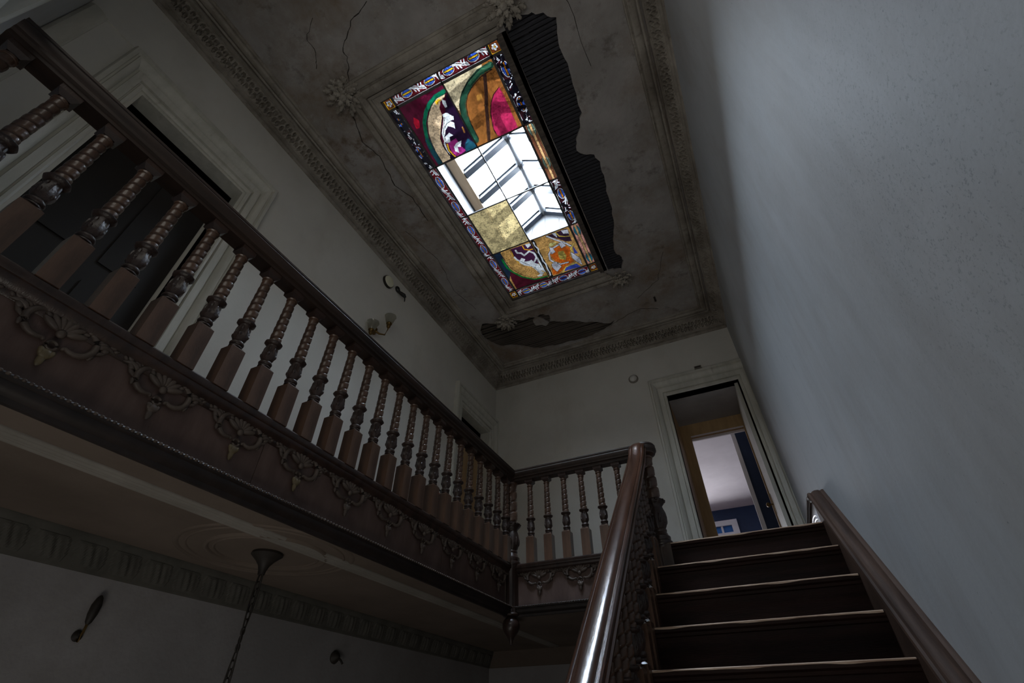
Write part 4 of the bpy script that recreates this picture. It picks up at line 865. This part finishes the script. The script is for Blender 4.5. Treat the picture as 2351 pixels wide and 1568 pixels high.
b = MB(); b.box(-.6, DB[0]-.055, YI, YI+.05, -.05, ZR1+.05); b.box(DB[0]-.055, 2.6, YI+.001, YI+.049, 2.201, ZR1+.05); b.box(2.201, 2.6, YI, YI+.05, -.05, 2.2); struct(b.build('wall_bedroom_front', M['room_ceil']))
b = MB(); b.box(1.905, 1.955, 3.0, 3.06, 0, ZR1-.002); struct(b.build('trim_12', M['white_paint']), 'white painted post beyond the doorway')
b = MB(); b.box(1.957, 2.55, 3.02, 3.06, 0, ZR1-.002); struct(b.build('wall_bedroom_partition', M['navy']), 'dark navy partition right of the white post')
w3 = struct(link('window_3', None), 'white framed window on the blue wall of the room beyond')
for (x0, x1, z0, z1) in ((0,XW+.12,ZW,ZW+.10),(0,.1,.8,ZW),(XW,XW+.12,.8,ZW),(0,XW+.12,.7,.8)): b = MB(); b.box(x0, x1, YR1-.05, YR1, z0, z1); b.build('window_casing', M['white_paint'], w3)
b = MB(); b.box(.1, XW, YR1+.03, YR1+.05, 2.26, ZW); b.build('fanlight_panel', M['blue'], w3, label='bright blue panel across the window top')
b = MB(); b.box(1.30, 1.34, YR1, YR1+.03, 2.26, ZW); b.box(.1, XW, YR1-.03, YR1+.04, 2.18, 2.26); b.box(.1, .18, YR1-.02, YR1+.04, .8, 2.18); b.box(XW-.1, XW, YR1-.02, YR1+.04, .8, 2.18); b.box(.18, XW-.1, YR1, YR1+.03, 1.45, 1.5); b.build('sash', M['white_paint'], w3)
b = MB(); b.box(.18, XW-.1, YR1+.05, YR1+.054, .8, 2.18); b.build('pane', M['dim_glass'], w3)
# ---------------------------------------------------------------- lower hall trim
lp = [(0,-.47),(.012,-.465),(.02,-.45),(.075,-.375),(.09,-.365),(.10,-.345),(.10,-.338),(0,-.338)]
b = MB(); b.prism(lp, lambda d, z: (XL+d, YF, z), lambda d, z: (XL+d, YB-d, z)); o = struct(b.build('trim_8', M['acanthus'], smooth=30), 'dark lower hall cornice with an acanthus band')
def acan(S, T):
    p = .16; u = (S/p) % 1.0; v = (u-.5)+.35*(T-.5)
    h = .011*np.exp(-(v/.26)**2)*(1+.5*np.cos(PI*9*v))*np.sin(PI*np.clip(T, 0, 1))**.5
    return h-.006*(np.abs(v) > .42)
S, D, Z, F = hfield(YB-YF-.1, (.018,-.455), (.082,-.372), acan, .008, 12)
o2 = MB(); o2.v = [(XL+d+.002, YF+s+.03, z) for s, d, z in zip(S, D, Z)]; o2.f = [tuple(q) for q in F]; o2.m = [0]*len(F)
link('acanthus_band', o2.mesh('acanthus_band', M['acanthus']), o, kind='stuff')
b = MB(); b.prism(lp, lambda d, z: (XL+d, YB-d, z), lambda d, z: (XR, YB-d, z)); struct(b.build('trim_9', M['ceil_low'], smooth=30))
b = MB()
for dx, r_ in ((0,.013),(.024,.012),(.048,.015),(.070,.012)): b.tube([(-.285+dx, YF, -.340), (-.285+dx, YB-.2, -.340)], r_, 8)
struct(b.build('trim_10', M['mould_low'], smooth=50), 'pale reeded moulding along the lower ceiling')
rs = thing('ceiling_rose', 'large ringed plaster ceiling rose under the gallery', 'ceiling rose', (-.46,-1.84,-.34))
def annulus(r, a, h): return [(r-a, .004), (r-a*.6, -h*.7), (r, -h), (r+a*.6, -h*.7), (r+a, .004)]
for r_, a_, h_ in ((.40,.016,.006),(.36,.008,.005),(.275,.014,.012),(.24,.007,.007)):
    b = MB(); P = annulus(r_, a_, h_); V = []; n = 64
    for r2, z in P: V += [(r2*math.cos(2*PI*j/n), r2*math.sin(2*PI*j/n), z) for j in range(n)]
    b.add(V, [(k*n+j, k*n+(j+1) % n, (k+1)*n+(j+1) % n, (k+1)*n+j) for k in range(len(P)-1) for j in range(n)]); b.build('plaster_ring', M['ceil_low'], rs, smooth=50)
ch = thing('hanging_lamp_chain', 'dark canopy and twisted chain hanging from the ceiling rose', 'light fitting', (-.46,-1.84,-.34))
b = MB(); b.lathe([(.070,.0),(.074,-.012),(.060,-.024),(.042,-.040),(.026,-.060),(.018,-.082),(.016,-.10),(.004,-.102)], 24); b.build('canopy', M['iron'], ch, smooth=45)
b = MB(); 
for ph in (0, PI): b.tube([(.011*math.cos(9*z+ph), .011*math.sin(9*z+ph), -.09-z) for z in np.linspace(0, 1.9, 120)], .0035, 5)
b.build('cord', M['iron'], ch)
lk = MB(); lk.tube([(.009*math.cos(t_), 0, .018*math.sin(t_)) for t_ in np.linspace(0, 2*PI, 11)], .0028, 5); lkm = lk.mesh('chain_link', M['iron'], smooth=60)
for k in range(60): link('chain_link', lkm, ch, (0, 0, -.115-.031*k), (0, 0, (k % 2)*PI/2))

# unseen window frame added round the fill light behind the camera
w4 = struct(link('added_window_frame', None), 'window frame added round the fill light, unseen behind the viewpoint')
for (x0, x1, z0, z1) in ((-.30,-.22,.80,2.30),(1.32,1.42,.80,2.30),(-.30,1.42,2.22,2.32),(-.30,1.42,.75,.83)): b = MB(); b.box(x0, x1, YF, YF+.04, z0, z1); b.build('window_casing', M['casing'], w4)  # casing boards of the added frame, unseen behind the viewpoint
# ---------------------------------------------------------------- fittings on the walls
t = thing('smoke_alarm', 'round cream plastic alarm disc high on the left wall', 'alarm', (XL, -.965, 2.76))
Rx = Matrix.Rotation(PI/2, 4, 'Y'); Ry = Matrix.Rotation(PI/2, 4, 'X')
b = MB(); b.lathe([(.074,0),(.074,.026),(.066,.028)], 28, M4=Rx); b.build('dark_rim', M['iron'], t)
b = MB(); b.lathe([(.066,0),(.068,.030),(.060,.040),(.03,.044),(.002,.044)], 28, M4=Rx); b.build('housing', M['cream_plastic'], t, smooth=40)
b = MB(); b.lathe([(.022,.042),(.022,.047),(.002,.047)], 16, M4=Rx); b.build('grille', M['cream_plastic'], t)
t = thing('spot_lamp', 'small black fitting hooked to the wall beside the cream disc', 'lamp', (XL, -.80, 2.80))
b = MB(); b.tube([(.012,.028*math.cos(a),.03*math.sin(a)) for a in np.linspace(0, 2*PI, 15)], .011, 8); b.build('bracket_ring', M['black'], t, smooth=50)
b = MB(); b.tube([(.01,.02,-.015),(.03,.045,-.03),(.05,.075,-.045),(.055,.10,-.06)], [.014,.020,.024,.012], 10); b.build('lamp_head', M['black'], t, smooth=50)
b = MB(); b.tube([(.05,.09,-.05),(.05,.10,-.09),(.045,.105,-.11)], .006, 6); b.build('cord', M['black'], t)
t = thing('wall_sconce', 'brass wall light with frosted tulip shade just above the left handrail', 'wall light', (XL, -1.0, 2.03))
b = MB(); b.lathe([(.045,0),(.048,.008),(.04,.016),(.025,.028),(.018,.05),(.004,.055)], 20, M4=Rx); b.build('backplate', M['brass'], t, smooth=40)
for (ay, ax, az) in ((.100, .10, .085), (-.06, .05, -.11)):
    b = MB(); b.tube([(.03,0,-.01),(ax*.6,ay*.4,-.035),(ax*.95,ay*.8,-.03),(ax,ay,az-.03),(ax,ay,az)], [.012,.010,.007,.006,.006], 8); arm = b.build('arm', M['brass'], t, smooth=50)
    b = MB(); b.lathe([(.008,.0),(.014,.004),(.020,.02),(.022,.045),(.030,.055),(.028,.065),(.012,.068)], 18, (ax, ay, az-.01)); b.build('lamp_holder', M['brass'], arm, smooth=40)
    b = MB(); P = [(.024,.075),(.034,.095),(.043,.125),(.050,.155),(.060,.175),(.058,.176),(.047,.155),(.040,.125),(.031,.095),(.021,.077)]
    n = 24; V = [(ax+r_*(1+.05*math.cos(6*2*PI*j/n)*(z > .15))*math.cos(2*PI*j/n), ay+r_*math.sin(2*PI*j/n), z+az-.03) for r_, z in P for j in range(n)]
    b.add(V, [(k*n+j, k*n+(j+1) % n, (k+1)*n+(j+1) % n, (k+1)*n+j) for k in range(len(P)-1) for j in range(n)]); b.build('shade', M['frost'], arm, smooth=50, label='frosted glass tulip shade')
t = thing('fire_extinguisher', 'red fire extinguisher with white label on the left wall behind the balusters', 'extinguisher', (XL+.10, .20, .42))
b = MB(); b.lathe([(.060,0),(.064,.012),(.064,.36),(.055,.395),(.03,.42),(.018,.43),(.018,.45)], 24); b.build('cylinder', M['red'], t, smooth=40)
b = MB(); b.lathe([(.0650,.12),(.0655,.121),(.0655,.27),(.0650,.271)], 24); b.build('label_sticker', M['label'], t, smooth=40)
b = MB(); b.box(-.02,.02,-.05,.02,.45,.475); b.tube([(0,-.04,.47),(.02,-.08,.49),(.03,-.09,.47)], .008, 6); b.tube([(0,.02,.46),(.03,.07,.44),(.05,.075,.3),(.05,.07,.12)], .010, 8); b.build('valve_handle', M['black'], t, smooth=40)
b = MB(); b.box(-.1,-.06,-.03,.03,.15,.35); b.build('wall_bracket', M['black'], t)
t = thing('round_wall_lamp', 'small round bulkhead lamp on the back wall left of the doorway', 'wall light', (.955, YB, 2.54))
b = MB(); b.lathe([(.062,0),(.062,.012),(.054,.022),(.048,.024)], 28, M4=Ry); b.build('rim', M['mould_low'], t, smooth=40)
b = MB(); b.lathe([(.046,.018),(.044,.034),(.030,.050),(.012,.058),(.002,.06)], 24, M4=Ry); b.build('dome', M['label'], t, smooth=60)
t = thing('junction_box', 'small plastic box on the wall above the doorway casing', 'box', (1.745, YB, 2.462))
b = MB(); b.box(-.042,.042,-.03,0,-.018,.018); b.build('cover', M['mould_low'], t); b = MB(); b.box(-.034,.034,-.033,-.03,-.010,.010); b.build('front_plate', M['crack'], t)
t = thing('ceiling_hook_plate', 'small dark slotted plate on the ceiling near the back cornice', 'plate', (1.50, 1.01, ZC))
b = MB(); b.box(-.012,.012,-.045,.045,-.006,0); b.build('plate', M['crack'], t); b = MB(); b.tube([(0,0,-.004),(0,0,-.02),(.008,0,-.028),(.014,0,-.02)], .003, 6); b.build('hook', M['iron'], t)
t = thing('wall_bracket_lamp', 'dark wall lamp bracket low on the hall wall, far left', 'wall light', (XL, -2.19, -.64))
b = MB(); b.lathe([(.018,0),(.022,.01),(.014,.02),(.008,.03)], 16, (0,0,-.06), M4=Rx); b.build('backplate', M['iron'], t, smooth=40)
b = MB(); b.tube([(.01,0,-.06),(.03,.0,-.08),(.04,.0,-.05),(.04,.0,-.02)], .006, 6); b.build('arm', M['brass'], t, smooth=50)
b = MB(); b.lathe([(.006,-.02),(.013,-.01),(.019,.02),(.020,.055),(.012,.085),(.004,.095)], 16, (.04,0,0)); b.build('candle_shade', M['iron'], t, smooth=50)
t = thing('wall_bracket_lamp', 'dark broken bracket stub on the lower wall right of the hanging chain', 'wall light', (XL, -.61, -.61))
b = MB(); b.lathe([(.035,0),(.04,.012),(.028,.03),(.012,.045),(.004,.05)], 16, M4=Rx); b.build('backplate', M['iron'], t, smooth=40); b = MB(); b.tube([(.03,0,0),(.06,.01,-.02),(.07,.02,-.04)], .008, 6); b.build('arm', M['iron'], t)
# plaster flakes stuck on the top of the right wall
t = struct(link('trim_11', None), 'pale plaster splashes high on the right wall')
for (y, z, r_) in ((-2.98,.62,.010),(-2.975,.60,.007),(-2.96,.575,.007)):
    b = MB(); b.ell((XR-.0005, y, z), ((.0015,0,0),(0,r_,0),(0,0,r_*1.4)), 7, 5); b.build('plaster_flake', M['white_paint'], t)
